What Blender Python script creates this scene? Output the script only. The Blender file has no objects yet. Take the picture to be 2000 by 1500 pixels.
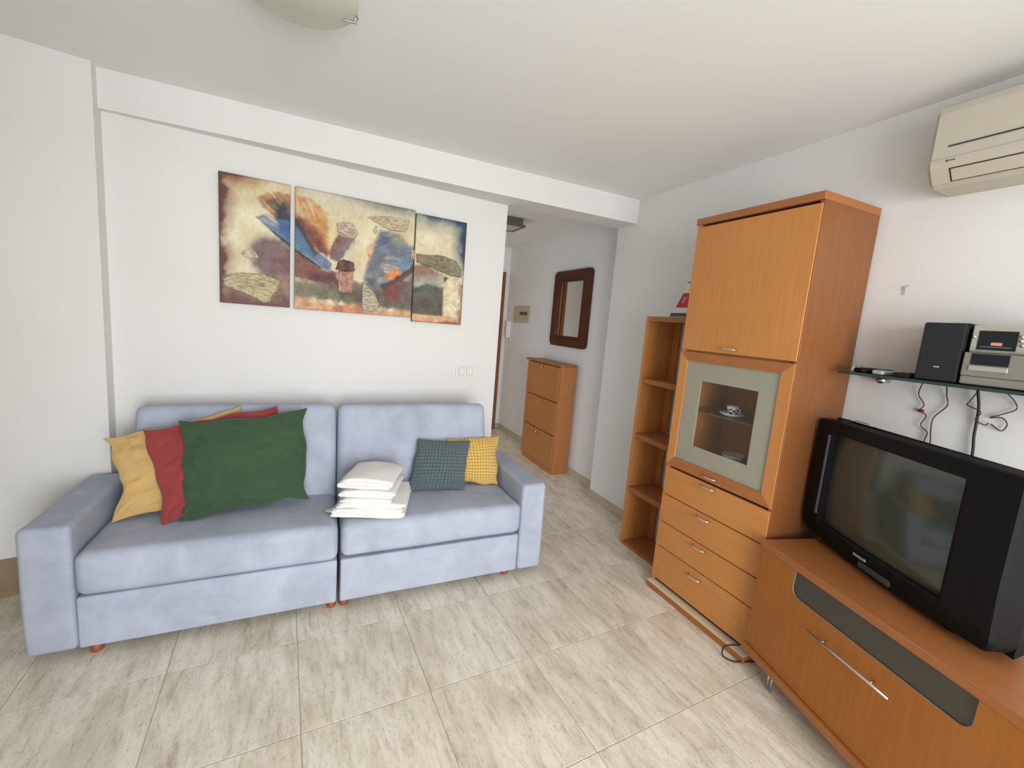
import bpy, bmesh, math, random
import numpy as np
from mathutils import Vector, Matrix, noise
random.seed(7); np.random.seed(7)
SC = bpy.context.scene
COL = SC.collection

# ------------------------------------------------------------------ camera
CAM_H = 1.4833
def make_camera():
    cd = bpy.data.cameras.new('camera'); cam = bpy.data.objects.new('camera', cd); COL.objects.link(cam)
    yaw, pit, rol = (math.radians(a) for a in (-25.0283, -7.9708, 4.6334))
    f = Vector((-math.sin(yaw)*math.cos(pit), math.cos(yaw)*math.cos(pit), math.sin(pit)))
    r = Vector((math.cos(yaw), math.sin(yaw), 0)); u = r.cross(f)
    r2 = math.cos(rol)*r + math.sin(rol)*u; u2 = -math.sin(rol)*r + math.cos(rol)*u
    m = Matrix((r2, u2, -f)).transposed().to_4x4(); m.translation = (0, 0, CAM_H)
    cam.matrix_world = m
    cd.sensor_width = 36; cd.sensor_fit = 'HORIZONTAL'; cd.lens = 36*844.45/2000; cd.clip_start = .02
    SC.camera = cam
make_camera()

# ------------------------------------------------------------------ light
def make_light():
    w = bpy.data.worlds.new('sky'); SC.world = w; w.use_nodes = True
    bg = w.node_tree.nodes['Background']; bg.inputs[0].default_value = (.62, .78, 1, 1); bg.inputs[1].default_value = 1.2
    def area(name, loc, target, sx, sy, watts, col):
        d = bpy.data.lights.new(name, 'AREA'); d.shape = 'RECTANGLE'; d.size = sx; d.size_y = sy; d.energy = watts; d.color = col
        o = bpy.data.objects.new(name, d); COL.objects.link(o); o.location = loc
        o.rotation_euler = (Vector(target)-Vector(loc)).to_track_quat('-Z', 'Z').to_euler()
        return o
    rear = area('daylight_rear_window', (.47, -2.33, 1.2), (.62, 2.0, .40), 1.9, 2.0, 98, (1, .992, .975))
    rear.data.spread = math.radians(135)
    area('hall_fill', (.12, 4.2, 1.1), (2, 4.2, 1.1), .9, 1.9, 11.5, (1, .88, .75))  # added warm fill to brighten the hall, no visible source
make_light()
vs = SC.view_settings
SC.display_settings.display_device = 'sRGB'
vs.view_transform = 'Standard'; vs.look = 'None'; vs.gamma = 1; vs.exposure = 0.0; vs.use_curve_mapping = False

# ------------------------------------------------------------------ helpers
def lin(c):
    return tuple(((x/255)/12.92 if x/255 <= .04045 else ((x/255+.055)/1.055)**2.4) for x in c)

class B:
    """collects shapes into one bmesh"""
    def __init__(s): s.bm = bmesh.new()
    def box(s, x0, x1, y0, y1, z0, z1, bev=0, seg=1, M=None):
        r = bmesh.ops.create_cube(s.bm, size=1)
        vs_ = r['verts']
        for v in vs_:
            v.co = Vector((x0+(x1-x0)*(v.co.x+.5), y0+(y1-y0)*(v.co.y+.5), z0+(z1-z0)*(v.co.z+.5)))
        if bev:
            es = list({e for v in vs_ for e in v.link_edges})
            rr = bmesh.ops.bevel(s.bm, geom=es, offset=bev, segments=seg, affect='EDGES', profile=.5)
            vs_ = list({v for f in rr['faces'] for v in f.verts} | {v for v in vs_ if v.is_valid})
        if M is not None:
            bmesh.ops.transform(s.bm, matrix=M, verts=vs_)
        return s
    def mesh(s, verts, faces, M=None):
        vv = [s.bm.verts.new(M @ Vector(v) if M is not None else v) for v in verts]
        for f in faces:
            try: s.bm.faces.new([vv[i] for i in f])
            except ValueError: pass
        return s
    def prism(s, poly, axis, a0, a1, M=None):
        """poly of 2d points extruded along axis 0/1/2"""
        def p3(q, a):
            if axis == 0: return (a, q[0], q[1])
            if axis == 1: return (q[0], a, q[1])
            return (q[0], q[1], a)
        n = len(poly)
        v = [p3(q, a0) for q in poly]+[p3(q, a1) for q in poly]
        f = [tuple(range(n))[::-1], tuple(range(n, 2*n))]+[(i, (i+1) % n, n+(i+1) % n, n+i) for i in range(n)]
        return s.mesh(v, f, M)
    def tube(s, pts, r, n=8, closed=False):
        pts = [Vector(p) for p in pts]; rings = []; N = len(pts)
        up = Vector((.13, .21, .97))
        for i, p in enumerate(pts):
            a = pts[i-1] if (i or closed) else p; b = pts[(i+1) % N] if (i < N-1 or closed) else p
            t = (b-a); t = t.normalized() if t.length > 1e-9 else Vector((0, 0, 1))
            x = t.cross(up)
            if x.length < .05: x = t.cross(Vector((1, 0, 0)))
            x.normalize(); y = t.cross(x)
            rr = r[i] if isinstance(r, (list, tuple)) else r
            rings.append([s.bm.verts.new(p+x*rr*math.cos(2*math.pi*k/n)+y*rr*math.sin(2*math.pi*k/n)) for k in range(n)])
        for i in range(N if closed else N-1):
            A, C = rings[i], rings[(i+1) % N]
            for k in range(n): s.bm.faces.new((A[k], A[(k+1) % n], C[(k+1) % n], C[k]))
        if not closed:
            s.bm.faces.new(rings[0][::-1]); s.bm.faces.new(rings[-1])
        return s
    def lathe(s, prof, c=(0, 0, 0), n=32, M=None):
        rings = []
        for r, z in prof:
            ring = []
            for k in range(n if r > 1e-6 else 1):
                a = 2*math.pi*k/n; q = Vector((c[0]+r*math.cos(a), c[1]+r*math.sin(a), c[2]+z))
                ring.append(s.bm.verts.new(M @ q if M is not None else q))
            rings.append(ring)
        for A, C in zip(rings, rings[1:]):
            for k in range(n):
                q = [A[k % len(A)], A[(k+1) % len(A)], C[(k+1) % len(C)], C[k % len(C)]]
                q = [v for i, v in enumerate(q) if v not in q[:i]]
                if len(q) > 2:
                    try: s.bm.faces.new(q)
                    except ValueError: pass
        return s
    def rbox(s, x0, x1, y0, y1, z0, z1, r, n=10, bulge=(0, 0, 0), amp=0, seed=0, freq=4, M=None):
        """soft box with rounded edges, crowned faces and a little unevenness"""
        c = Vector(((x0+x1)/2, (y0+y1)/2, (z0+z1)/2)); h = Vector(((x1-x0)/2, (y1-y0)/2, (z1-z0)/2))
        rr = min(r, *(h*.999))
        def ticks(L):
            k = 4; e = [-L+rr*(1-math.cos(math.pi/2*i/k)) if False else -L+rr*i/k for i in range(k)]
            m = [-L+rr+(2*L-2*rr)*i/n for i in range(n+1)]
            return e+m+[-a for a in e[::-1]]
        T = [ticks(h[i]) for i in range(3)]
        cache = {}
        def vert(p):
            key = tuple(round(a, 6) for a in p)
            if key in cache: return cache[key]
            q = Vector(p)
            inn = Vector([max(-(h[i]-rr), min(h[i]-rr, q[i])) for i in range(3)])
            d = q-inn
            if d.length > 1e-9: q = inn+d.normalized()*rr
            for i in range(3):
                a, b = (i+1) % 3, (i+2) % 3
                if bulge[i]:
                    q[i] += bulge[i]*(q[i]/h[i])*(1-(q[a]/h[a])**2)*(1-(q[b]/h[b])**2)
            if amp:
                w = noise.noise_vector(Vector((q.x*freq+seed*3.1, q.y*freq, q.z*freq)))
                q += w*amp
            q = q+c
            if M is not None: q = M @ q
            v = s.bm.verts.new(q); cache[key] = v; return v
        for ax in range(3):
            a, b = (ax+1) % 3, (ax+2) % 3
            for sg in (-1, 1):
                for i in range(len(T[a])-1):
                    for j in range(len(T[b])-1):
                        q = []
                        for (ii, jj) in ((i, j), (i+1, j), (i+1, j+1), (i, j+1)):
                            p = [0, 0, 0]; p[ax] = sg*h[ax]; p[a] = T[a][ii]; p[b] = T[b][jj]; q.append(vert(p))
                        if sg < 0: q = q[::-1]
                        try: s.bm.faces.new(q)
                        except ValueError: pass
        return s

def obj(name, b, mat, parent=None, smooth=False, base=None):
    """link a mesh object; vertices are given in world space unless base says otherwise"""
    me = bpy.data.meshes.new(name)
    off = base if base is not None else (ORG.get(parent.name, Vector()) if parent else Vector())
    if off.length: bmesh.ops.translate(b.bm, vec=-off, verts=b.bm.verts)
    bmesh.ops.recalc_face_normals(b.bm, faces=b.bm.faces)
    b.bm.to_mesh(me); b.bm.free()
    if smooth:
        for p in me.polygons: p.use_smooth = True
    o = bpy.data.objects.new(name, me); COL.objects.link(o)
    if mat: me.materials.append(mat)
    if parent: o.parent = parent; ORG[o.name] = ORG.get(parent.name, Vector())
    return o
ORG = {}
def thing(name, label, cat, loc, rz=0, group=None, local=False):
    o = bpy.data.objects.new(name, None); COL.objects.link(o); o.empty_display_size = .05
    o.location = loc; o.rotation_euler = (0, 0, rz); o['label'] = label; o['category'] = cat
    if group: o['group'] = group
    ORG[o.name] = Vector() if local else Vector(loc)
    return o
def tag(o, label, cat, group=None):
    o['label'] = label; o['category'] = cat
    if group: o['group'] = group
    return o
def struct(name, b, mat, parent=None):
    o = obj(name, b, mat, parent)
    if not parent: o['kind'] = 'structure'
    return o
def tagged(name, b, mat, label, cat, smooth=False, group=None, base=None):
    """one-mesh thing whose origin sits at its base centre"""
    co = np.array([v.co[:] for v in b.bm.verts]); lo, hi = co.min(0), co.max(0)
    o0 = Vector(((lo[0]+hi[0])/2, (lo[1]+hi[1])/2, lo[2]))
    o = obj(name, b, mat, None, smooth, base=o0); o.location = o0; ORG[o.name] = o0
    return tag(o, label, cat, group)

# ------------------------------------------------------------------ materials
MATS = {}
def nodes(name):
    m = bpy.data.materials.new(name); m.use_nodes = True; MATS[name] = m
    nt = m.node_tree; return m, nt, nt.nodes['Principled BSDF']
def setp(p, **k):
    for a, v in k.items():
        i = p.inputs.get(a.replace('_', ' '))
        if i is not None: i.default_value = v
def plain(name, col, rough=.5, metal=0, **k):
    m, nt, p = nodes(name); p.inputs['Base Color'].default_value = (*col, 1); p.inputs['Roughness'].default_value = rough
    p.inputs['Metallic'].default_value = metal; setp(p, **k); return m
def N(nt, t, **k):
    n = nt.nodes.new(t)
    for a, v in k.items():
        if hasattr(n, a): setattr(n, a, v)
        else: n.inputs[a].default_value = v
    return n
def coords(nt, scale, rot=(0, 0, 0), rnd=False):
    tc = N(nt, 'ShaderNodeTexCoord'); mp = N(nt, 'ShaderNodeMapping'); mp.inputs['Scale'].default_value = scale; mp.inputs['Rotation'].default_value = rot
    src = tc.outputs['Object']
    if rnd:
        oi = N(nt, 'ShaderNodeObjectInfo'); ml = N(nt, 'ShaderNodeMath', operation='MULTIPLY'); ml.inputs[1].default_value = 37.0
        nt.links.new(oi.outputs['Random'], ml.inputs[0]); ad = N(nt, 'ShaderNodeVectorMath', operation='ADD')
        nt.links.new(src, ad.inputs[0]); nt.links.new(ml.outputs[0], ad.inputs[1]); src = ad.outputs[0]
    nt.links.new(src, mp.inputs['Vector']); return mp.outputs[0]
def ramp(nt, fac, stops):
    r = N(nt, 'ShaderNodeValToRGB'); e = r.color_ramp.elements
    while len(e) < len(stops): e.new(.5)
    for q, (pos, c) in zip(e, stops): q.position = pos; q.color = (*c, 1)
    nt.links.new(fac, r.inputs[0]); return r.outputs[0]
def bump(nt, p, h, strength, dist=.002):
    b = N(nt, 'ShaderNodeBump'); b.inputs['Strength'].default_value = strength; b.inputs['Distance'].default_value = dist
    nt.links.new(h, b.inputs['Height']); nt.links.new(b.outputs[0], p.inputs['Normal']); return b
def mix(nt, a, b, fac, kind='MIX'):
    m = N(nt, 'ShaderNodeMix', data_type='RGBA', blend_type=kind)
    for s, v in ((6, a), (7, b)):
        if isinstance(v, tuple): m.inputs[s].default_value = (*v, 1)
        else: nt.links.new(v, m.inputs[s])
    if isinstance(fac, float): m.inputs[0].default_value = fac
    else: nt.links.new(fac, m.inputs[0])
    return m.outputs[2]
def noisetex(nt, vec, scale, detail=4, rough=.55, dist=0):
    n = N(nt, 'ShaderNodeTexNoise'); n.inputs['Scale'].default_value = scale; n.inputs['Detail'].default_value = detail
    n.inputs['Roughness'].default_value = rough; n.inputs['Distortion'].default_value = dist
    nt.links.new(vec, n.inputs['Vector']); return n.outputs[0]
def mottled(name, c0, c1, scale=6, rough=.8, bscale=0, bstr=.2, bdist=.002, stretch=(1, 1, 1), lo=.35, hi=.65, **k):
    m, nt, p = nodes(name); v = coords(nt, stretch)
    f = noisetex(nt, v, scale); nt.links.new(ramp(nt, f, [(lo, c0), (hi, c1)]), p.inputs['Base Color'])
    p.inputs['Roughness'].default_value = rough; setp(p, **k)
    if bscale: bump(nt, p, noisetex(nt, coords(nt, (1, 1, 1)), bscale, 3), bstr, bdist)
    return m
def wood(name, c0, c1, axis, rough=.38, rnd=True):
    m, nt, p = nodes(name); st = [26, 26, 26]; st[axis] = 1.3
    v = coords(nt, tuple(st), rnd=rnd)
    f1 = noisetex(nt, v, 3.2, 5, .6, .4); v2 = coords(nt, (3, 3, 3), rnd=rnd); f2 = noisetex(nt, v2, 1.2, 2)
    c = ramp(nt, f1, [(.3, c0), (.72, c1)])
    c = mix(nt, c, mix(nt, c, (.92, .88, .8), 1.0, 'MULTIPLY'), f2)
    nt.links.new(c, p.inputs['Base Color']); p.inputs['Roughness'].default_value = rough; p.inputs['Specular IOR Level'].default_value = .28
    bump(nt, p, f1, .05, .0006); return m
mottled('wall_white', (.765, .76, .75), (.79, .788, .78), 1.5, .92, 220, .25, .0012)
mottled('ceiling_white', (.86, .865, .86), (.88, .885, .88), 1.5, .95, 160, .15, .001)
WC0, WC1 = (.55, .232, .068), (.61, .272, .086)
wood('wood_vert', WC0, WC1, 2); wood('wood_horz', WC0, WC1, 1)
WD0, WD1 = (.36, .135, .045), (.42, .165, .058)
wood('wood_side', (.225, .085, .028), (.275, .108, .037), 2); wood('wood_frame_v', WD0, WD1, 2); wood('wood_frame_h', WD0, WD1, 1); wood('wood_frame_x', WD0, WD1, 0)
wood('wood_hall', (.42, .17, .055), (.52, .22, .075), 1); wood('wood_hall_side', (.44, .18, .07), (.54, .235, .09), 2)
wood('wood_mirror', (.055, .017, .008), (.10, .032, .014), 2, .4)
wood('wood_door', (.50, .27, .08), (.58, .33, .11), 2, .45)
plain('raw_edge', (.82, .72, .48), .6)
plain('chrome', (.75, .74, .72), .22, 1); plain('steel', (.62, .61, .59), .3, 1)
plain('black_plastic', (.0040, .0040, .0045), .65, Specular_IOR_Level=.22); plain('black_soft', (.008, .008, .009), .7, Specular_IOR_Level=.3)
plain('dark_grey', (.05, .05, .052), .5)
plain('grey_glass', (.060, .050, .038), .3)
plain('cream_plastic', (.52, .485, .40), .5); plain('white_plastic', (.80, .79, .76), .4)
plain('silver_plastic', (.27, .26, .225), .42, .25); plain('light_silver', (.46, .45, .40), .4, .25)
plain('dark_gap', (.012, .011, .010), .9)
plain('red_print', (.45, .018, .03), .5); plain('navy_print', (.045, .05, .11), .5); plain('white_paper', (.78, .76, .73), .6)
plain('pink_print', (.62, .16, .18), .5)
plain('orange_label', (.75, .30, .18), .5); plain('porcelain', (.80, .82, .80), .15); plain('blue_glaze', (.03, .05, .16), .2)
plain('cable_black', (.014, .013, .013), .6); plain('cable_red', (.16, .02, .018), .6); plain('cable_brown', (.06, .022, .018), .6)
plain('mirror_glass', (.86, .85, .80), .02, 1)
plain('foot_wood', (.28, .085, .035), .5)
# special materials
def make_special():
    # floor tile: travertine print with streaks running along the tile
    m, nt, p = nodes('floor_tile')
    v = coords(nt, (1, .20, 1), rnd=True); f = noisetex(nt, v, 26, 8, .74, .5)
    v2 = coords(nt, (1, .45, 1), rnd=True); g = noisetex(nt, v2, 95, 4, .75, .6); big = noisetex(nt, coords(nt, (1, .35, 1), rnd=True), 6.5, 3, .6)
    c = ramp(nt, f, [(.30, (.52, .46, .35)), (.42, (.74, .685, .56)), (.54, (.86, .81, .69)), (.75, (.90, .86, .755))])
    pit = ramp(nt, g, [(.34, (.60, .545, .47)), (.45, (1, 1, 1))])
    c = mix(nt, c, pit, .6, 'MULTIPLY'); c = mix(nt, c, mix(nt, c, ramp(nt, big, [(.38, (.72, .67, .60)), (.56, (1, 1, 1))]), 1.0, 'MULTIPLY'), .55)
    nt.links.new(c, p.inputs['Base Color']); p.inputs['Roughness'].default_value = .42; p.inputs['Specular IOR Level'].default_value = .4
    bump(nt, p, f, .15, .001)
    mottled('grout', (.42, .36, .27), (.50, .44, .34), 30, .95)
    mottled('baseboard_tile', (.46, .40, .30), (.58, .51, .39), 8, .4, stretch=(1, .3, 1))
    mottled('baseboard_brown', (.25, .19, .11), (.30, .23, .14), 8, .5)
    # microfibre sofa
    m, nt, p = nodes('sofa_fabric')
    v = coords(nt, (1, 1, 1)); f = noisetex(nt, v, 5.5, 5, .6, .6); g = noisetex(nt, v, 260, 2)
    c = ramp(nt, f, [(.30, (.345, .385, .475)), (.5, (.405, .445, .548)), (.72, (.465, .508, .612))])
    nt.links.new(c, p.inputs['Base Color']); setp(p, Roughness=.95, Sheen_Weight=.04, Sheen_Roughness=.4)
    bump(nt, p, g, .25, .0015)
    # waffle cushions
    def waffle(name, c0, c1):
        m, nt, p = nodes(name); tc = N(nt, 'ShaderNodeTexCoord')
        br = N(nt, 'ShaderNodeTexBrick'); br.offset = 0; br.squash = 1
        br.inputs['Scale'].default_value = 1; br.inputs['Mortar Size'].default_value = .0026; br.inputs['Mortar Smooth'].default_value = 1
        br.inputs['Brick Width'].default_value = .0155; br.inputs['Row Height'].default_value = .0155
        br.inputs['Color1'].default_value = (1, 1, 1, 1); br.inputs['Color2'].default_value = (1, 1, 1, 1); br.inputs['Mortar'].default_value = (0, 0, 0, 1)
        nt.links.new(tc.outputs['UV'], br.inputs['Vector'])
        nt.links.new(mix(nt, c1, c0, br.outputs['Fac']), p.inputs['Base Color'])
        setp(p, Roughness=.95, Sheen_Weight=.2)
        inv = N(nt, 'ShaderNodeMath', operation='SUBTRACT'); inv.inputs[0].default_value = 1; nt.links.new(br.outputs['Fac'], inv.inputs[1])
        bump(nt, p, inv.outputs[0], .8, .006)
    waffle('waffle_teal', (.055, .085, .095), (.105, .145, .158)); waffle('waffle_yellow', (.50, .31, .06), (.78, .52, .13))
    def cloth(name, c0, c1):
        m, nt, p = nodes(name); v = coords(nt, (1, 1, 1)); f = noisetex(nt, v, 7, 4)
        nt.links.new(ramp(nt, f, [(.35, c0), (.65, c1)]), p.inputs['Base Color']); setp(p, Roughness=.9, Sheen_Weight=.15)
        bump(nt, p, noisetex(nt, coords(nt, (1, 1, 1)), 420, 2), .2, .0008)
    cloth('cloth_yellow', (.58, .38, .14), (.65, .43, .17)); cloth('cloth_red', (.255, .035, .036), (.31, .045, .042)); cloth('cloth_green', (.030, .070, .031), (.038, .084, .038))
    cloth('towel_white', (.84, .83, .81), (.90, .89, .87))
    # glass
    def glass(name, col, rough, alpha):
        m, nt, p = nodes(name); p.inputs['Base Color'].default_value = (*col, 1); p.inputs['Roughness'].default_value = rough
        p.inputs['Alpha'].default_value = alpha; p.inputs['Specular IOR Level'].default_value = .5
    def frosted():
        m, nt, p = nodes('frosted_glass'); p.inputs['Base Color'].default_value = (.56, .54, .45, 1); p.inputs['Roughness'].default_value = .4
        tr = N(nt, 'ShaderNodeBsdfTranslucent'); tr.inputs[0].default_value = (.85, .83, .74, 1); mx = N(nt, 'ShaderNodeMixShader'); mx.inputs[0].default_value = .5
        nt.links.new(p.outputs[0], mx.inputs[1]); nt.links.new(tr.outputs[0], mx.inputs[2]); nt.links.new(mx.outputs[0], nt.nodes['Material Output'].inputs['Surface'])
    glass('clear_glass', (.25, .28, .25), .03, .06); frosted()
    glass('shelf_glass', (.028, .055, .045), .08, .85); glass('lamp_glass', (.60, .62, .54), .3, 1.0)
    glass('hall_lamp_glass', (.55, .56, .50), .35, 1.0); glass('display_shelf_glass', (.20, .13, .06), .05, .55)
    # cathode tube
    plain('tv_screen', (.050, .056, .042), .10, Specular_IOR_Level=.75)
    plain('tv_highlight', (.09, .12, .15), .25); plain('display_black', (.012, .016, .018), .12)
    # oil paint on canvas
    m, nt, p = nodes('oil_paint'); a = N(nt, 'ShaderNodeVertexColor', layer_name='paint')
    nt.links.new(a.outputs[0], p.inputs['Base Color']); p.inputs['Roughness'].default_value = .6
    bump(nt, p, noisetex(nt, coords(nt, (1, 1, 1)), 90, 4), .25, .002)
make_special()
M = MATS
wood('door_trim', (.20, .085, .04), (.26, .11, .05), 2, .5)
XR, DB, DE, ZB, H = 2.274, 2.816, 3.044, 2.323, 2.5
DW, SW = 2.9255, .08165
XL, XE = -.9375, 1.268
XH, YH, HH = 2.40, 5.5, 2.48
def wy(x): return DW+SW*x            # the sofa wall runs a little askew

# ------------------------------------------------------------------ structure
b = B(); b.box(-2.75, 2.55, -2.35, 5.65, -.12, -.0016)
floor = struct('floor', b, M['grout'])
def lay_tiles():
    a, bb, rt, x0, y0 = .4668, .4761, .054, -.5113, 1.9241
    ang = math.atan(rt); g = .0013
    t = B(); t.box(-a/2+g, a/2-g, -bb/2+g, bb/2-g, -.01, 0, bev=.0008)
    me = None
    for i in range(-6, 8):
        for j in range(-9, 10):
            cx = x0+(i+.5)*a+(j+.5)*bb*rt; cy = y0-(j+.5)*bb+(i+.5)*a*rt
            if not ((-2.65 < cx < (2.32 if cy < 2.6 else 2.55) and -2.25 < cy < 3.1) or (.3 < cx < 2.6 and 3.0 < cy < 5.55)): continue
            if me is None:
                o = obj('tile', t, M['floor_tile'], floor); me = o.data
            else:
                o = bpy.data.objects.new('tile', me); COL.objects.link(o); o.parent = floor
            o.location = (cx, cy, 0); o.rotation_euler = (0, 0, ang)
lay_tiles()
b = B(); b.box(-2.75, 2.55, -2.35, DE, H, H+.12); struct('ceiling', b, M['ceiling_white'])
b = B(); b.box(.2, 2.55, DE, YH+.12, HH, HH+.14); struct('ceiling_hall', b, M['ceiling_white'])
b = B(); b.prism([(XL-.04, wy(XL-.04)), (XE, wy(XE)), (XE, wy(XE)+.09), (XL-.04, wy(XL)+.09)], 2, 0, ZB)
struct('wall_back', b, M['wall_white'])
b = B(); b.box(-.97, XR, DB, DE, ZB, H); struct('trim_1', b, M['wall_white'])   # ceiling beam
xl2 = -2.62
b = B(); b.prism([(-.9305, 2.765), (-.9305, 2.98), (xl2, 2.98), (xl2, 2.765-.193*(-.9305-xl2))], 2, 0, H); struct('wall_left', b, M['wall_white'])
b = B(); b.box(XR, 2.52, -2.35, DE, 0, H); struct('wall_right', b, M['wall_white'])
b = B(); b.box(XH, 2.52, DE, YH+.1, 0, HH); struct('wall_hall_right', b, M['wall_white'])
b = B(); b.box(.2, 1.49, YH, YH+.1, 0, HH).box(2.32, XH, YH, YH+.1, 0, HH).box(1.49, 2.32, YH, YH+.1, 2.12, HH); struct('wall_hall_end', b, M['wall_white'])
b = B(); b.box(.2, .3, 2.98, 3.7, 0, HH).box(.2, .3, 4.7, YH+.1, 0, HH).box(.2, .3, 3.7, 4.7, 2.1, HH); struct('wall_hall_left', b, M['wall_white'])  # opening added in this unseen wall to let the hall fill in
# behind the camera: narrow bay added to shade the left wall, then balcony window
b = B(); b.box(-2.74, xl2, -.55, 2.98, 0, H); struct('wall_side', b, M['wall_white'])
b = B(); b.box(xl2, -.50, -.55, -.43, 0, H).box(-.62, -.50, -2.23, -.55, 0, H); struct('wall_shade_bay', b, M['wall_white'])
b = B(); b.box(-.62, -.48, -2.35, -2.23, 0, H).box(1.42, XR, -2.35, -2.23, 0, H).box(-.48, 1.42, -2.35, -2.23, 0, .2).box(-.48, 1.42, -2.35, -2.23, 2.2, H); struct('wall_rear', b, M['wall_white'])
b = B(); b.box(-.48, -.44, -2.3, -2.23, .2, 2.2, .003).box(1.38, 1.42, -2.3, -2.23, .2, 2.2, .003).box(-.44, 1.38, -2.3, -2.23, 2.16, 2.2, .003).box(-.44, 1.38, -2.3, -2.23, .2, .24, .003); struct('window_1', b, M['white_plastic'])
# skirting
b = B(); b.box(XR-.011, XR, -2.2, 1.15, 0, .075, .002).box(XR-.011, XR, 2.295, DE, 0, .075, .002).box(XR-.011, XH, DE, DE+.011, 0, .075, .002); struct('baseboard_right', b, M['baseboard_tile'])
b = B(); b.box(XH-.011, XH, DE+.011, YH, 0, .075, .002); struct('baseboard_hall', b, M['baseboard_tile'])
b = B(); b.box(2.33, XH-.011, YH-.011, YH, 0, .075, .002); struct('baseboard_hall_end', b, M['baseboard_tile'])
ly = lambda x: 2.765-.193*(-.9305-x)
b = B(); b.prism([(-.9305, ly(-.9305)-.012), (-.9305, ly(-.9305)), (xl2, ly(xl2)), (xl2, ly(xl2)-.012)], 2, 0, .19); struct('baseboard_left', b, M['baseboard_brown'])
b = B(); b.prism([(XL, wy(XL)-.011), (XE, wy(XE)-.011), (XE, wy(XE)), (XL, wy(XL))], 2, 0, .075); struct('baseboard_back', b, M['baseboard_tile'])
# entrance door at the end of the hall
b = B(); b.box(1.50, 2.31, YH+.02, YH+.06, .005, 2.11); door = struct('door_1', b, M['wood_door'])
b = B(); b.box(1.455, 1.505, YH-.018, YH+.02, 0, 2.155, .003).box(2.30, 2.345, YH-.018, YH+.02, 0, 2.155, .003).box(1.505, 2.30, YH-.018, YH+.02, 2.105, 2.155, .003)
struct('door_frame', b, M['door_trim'], door)
b = B(); b.tube([(1.57, YH+.02, 1.02), (1.57, YH-.03, 1.02), (1.69, YH-.03, 1.02)], .009); struct('door_handle', b, M['chrome'], door)
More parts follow.
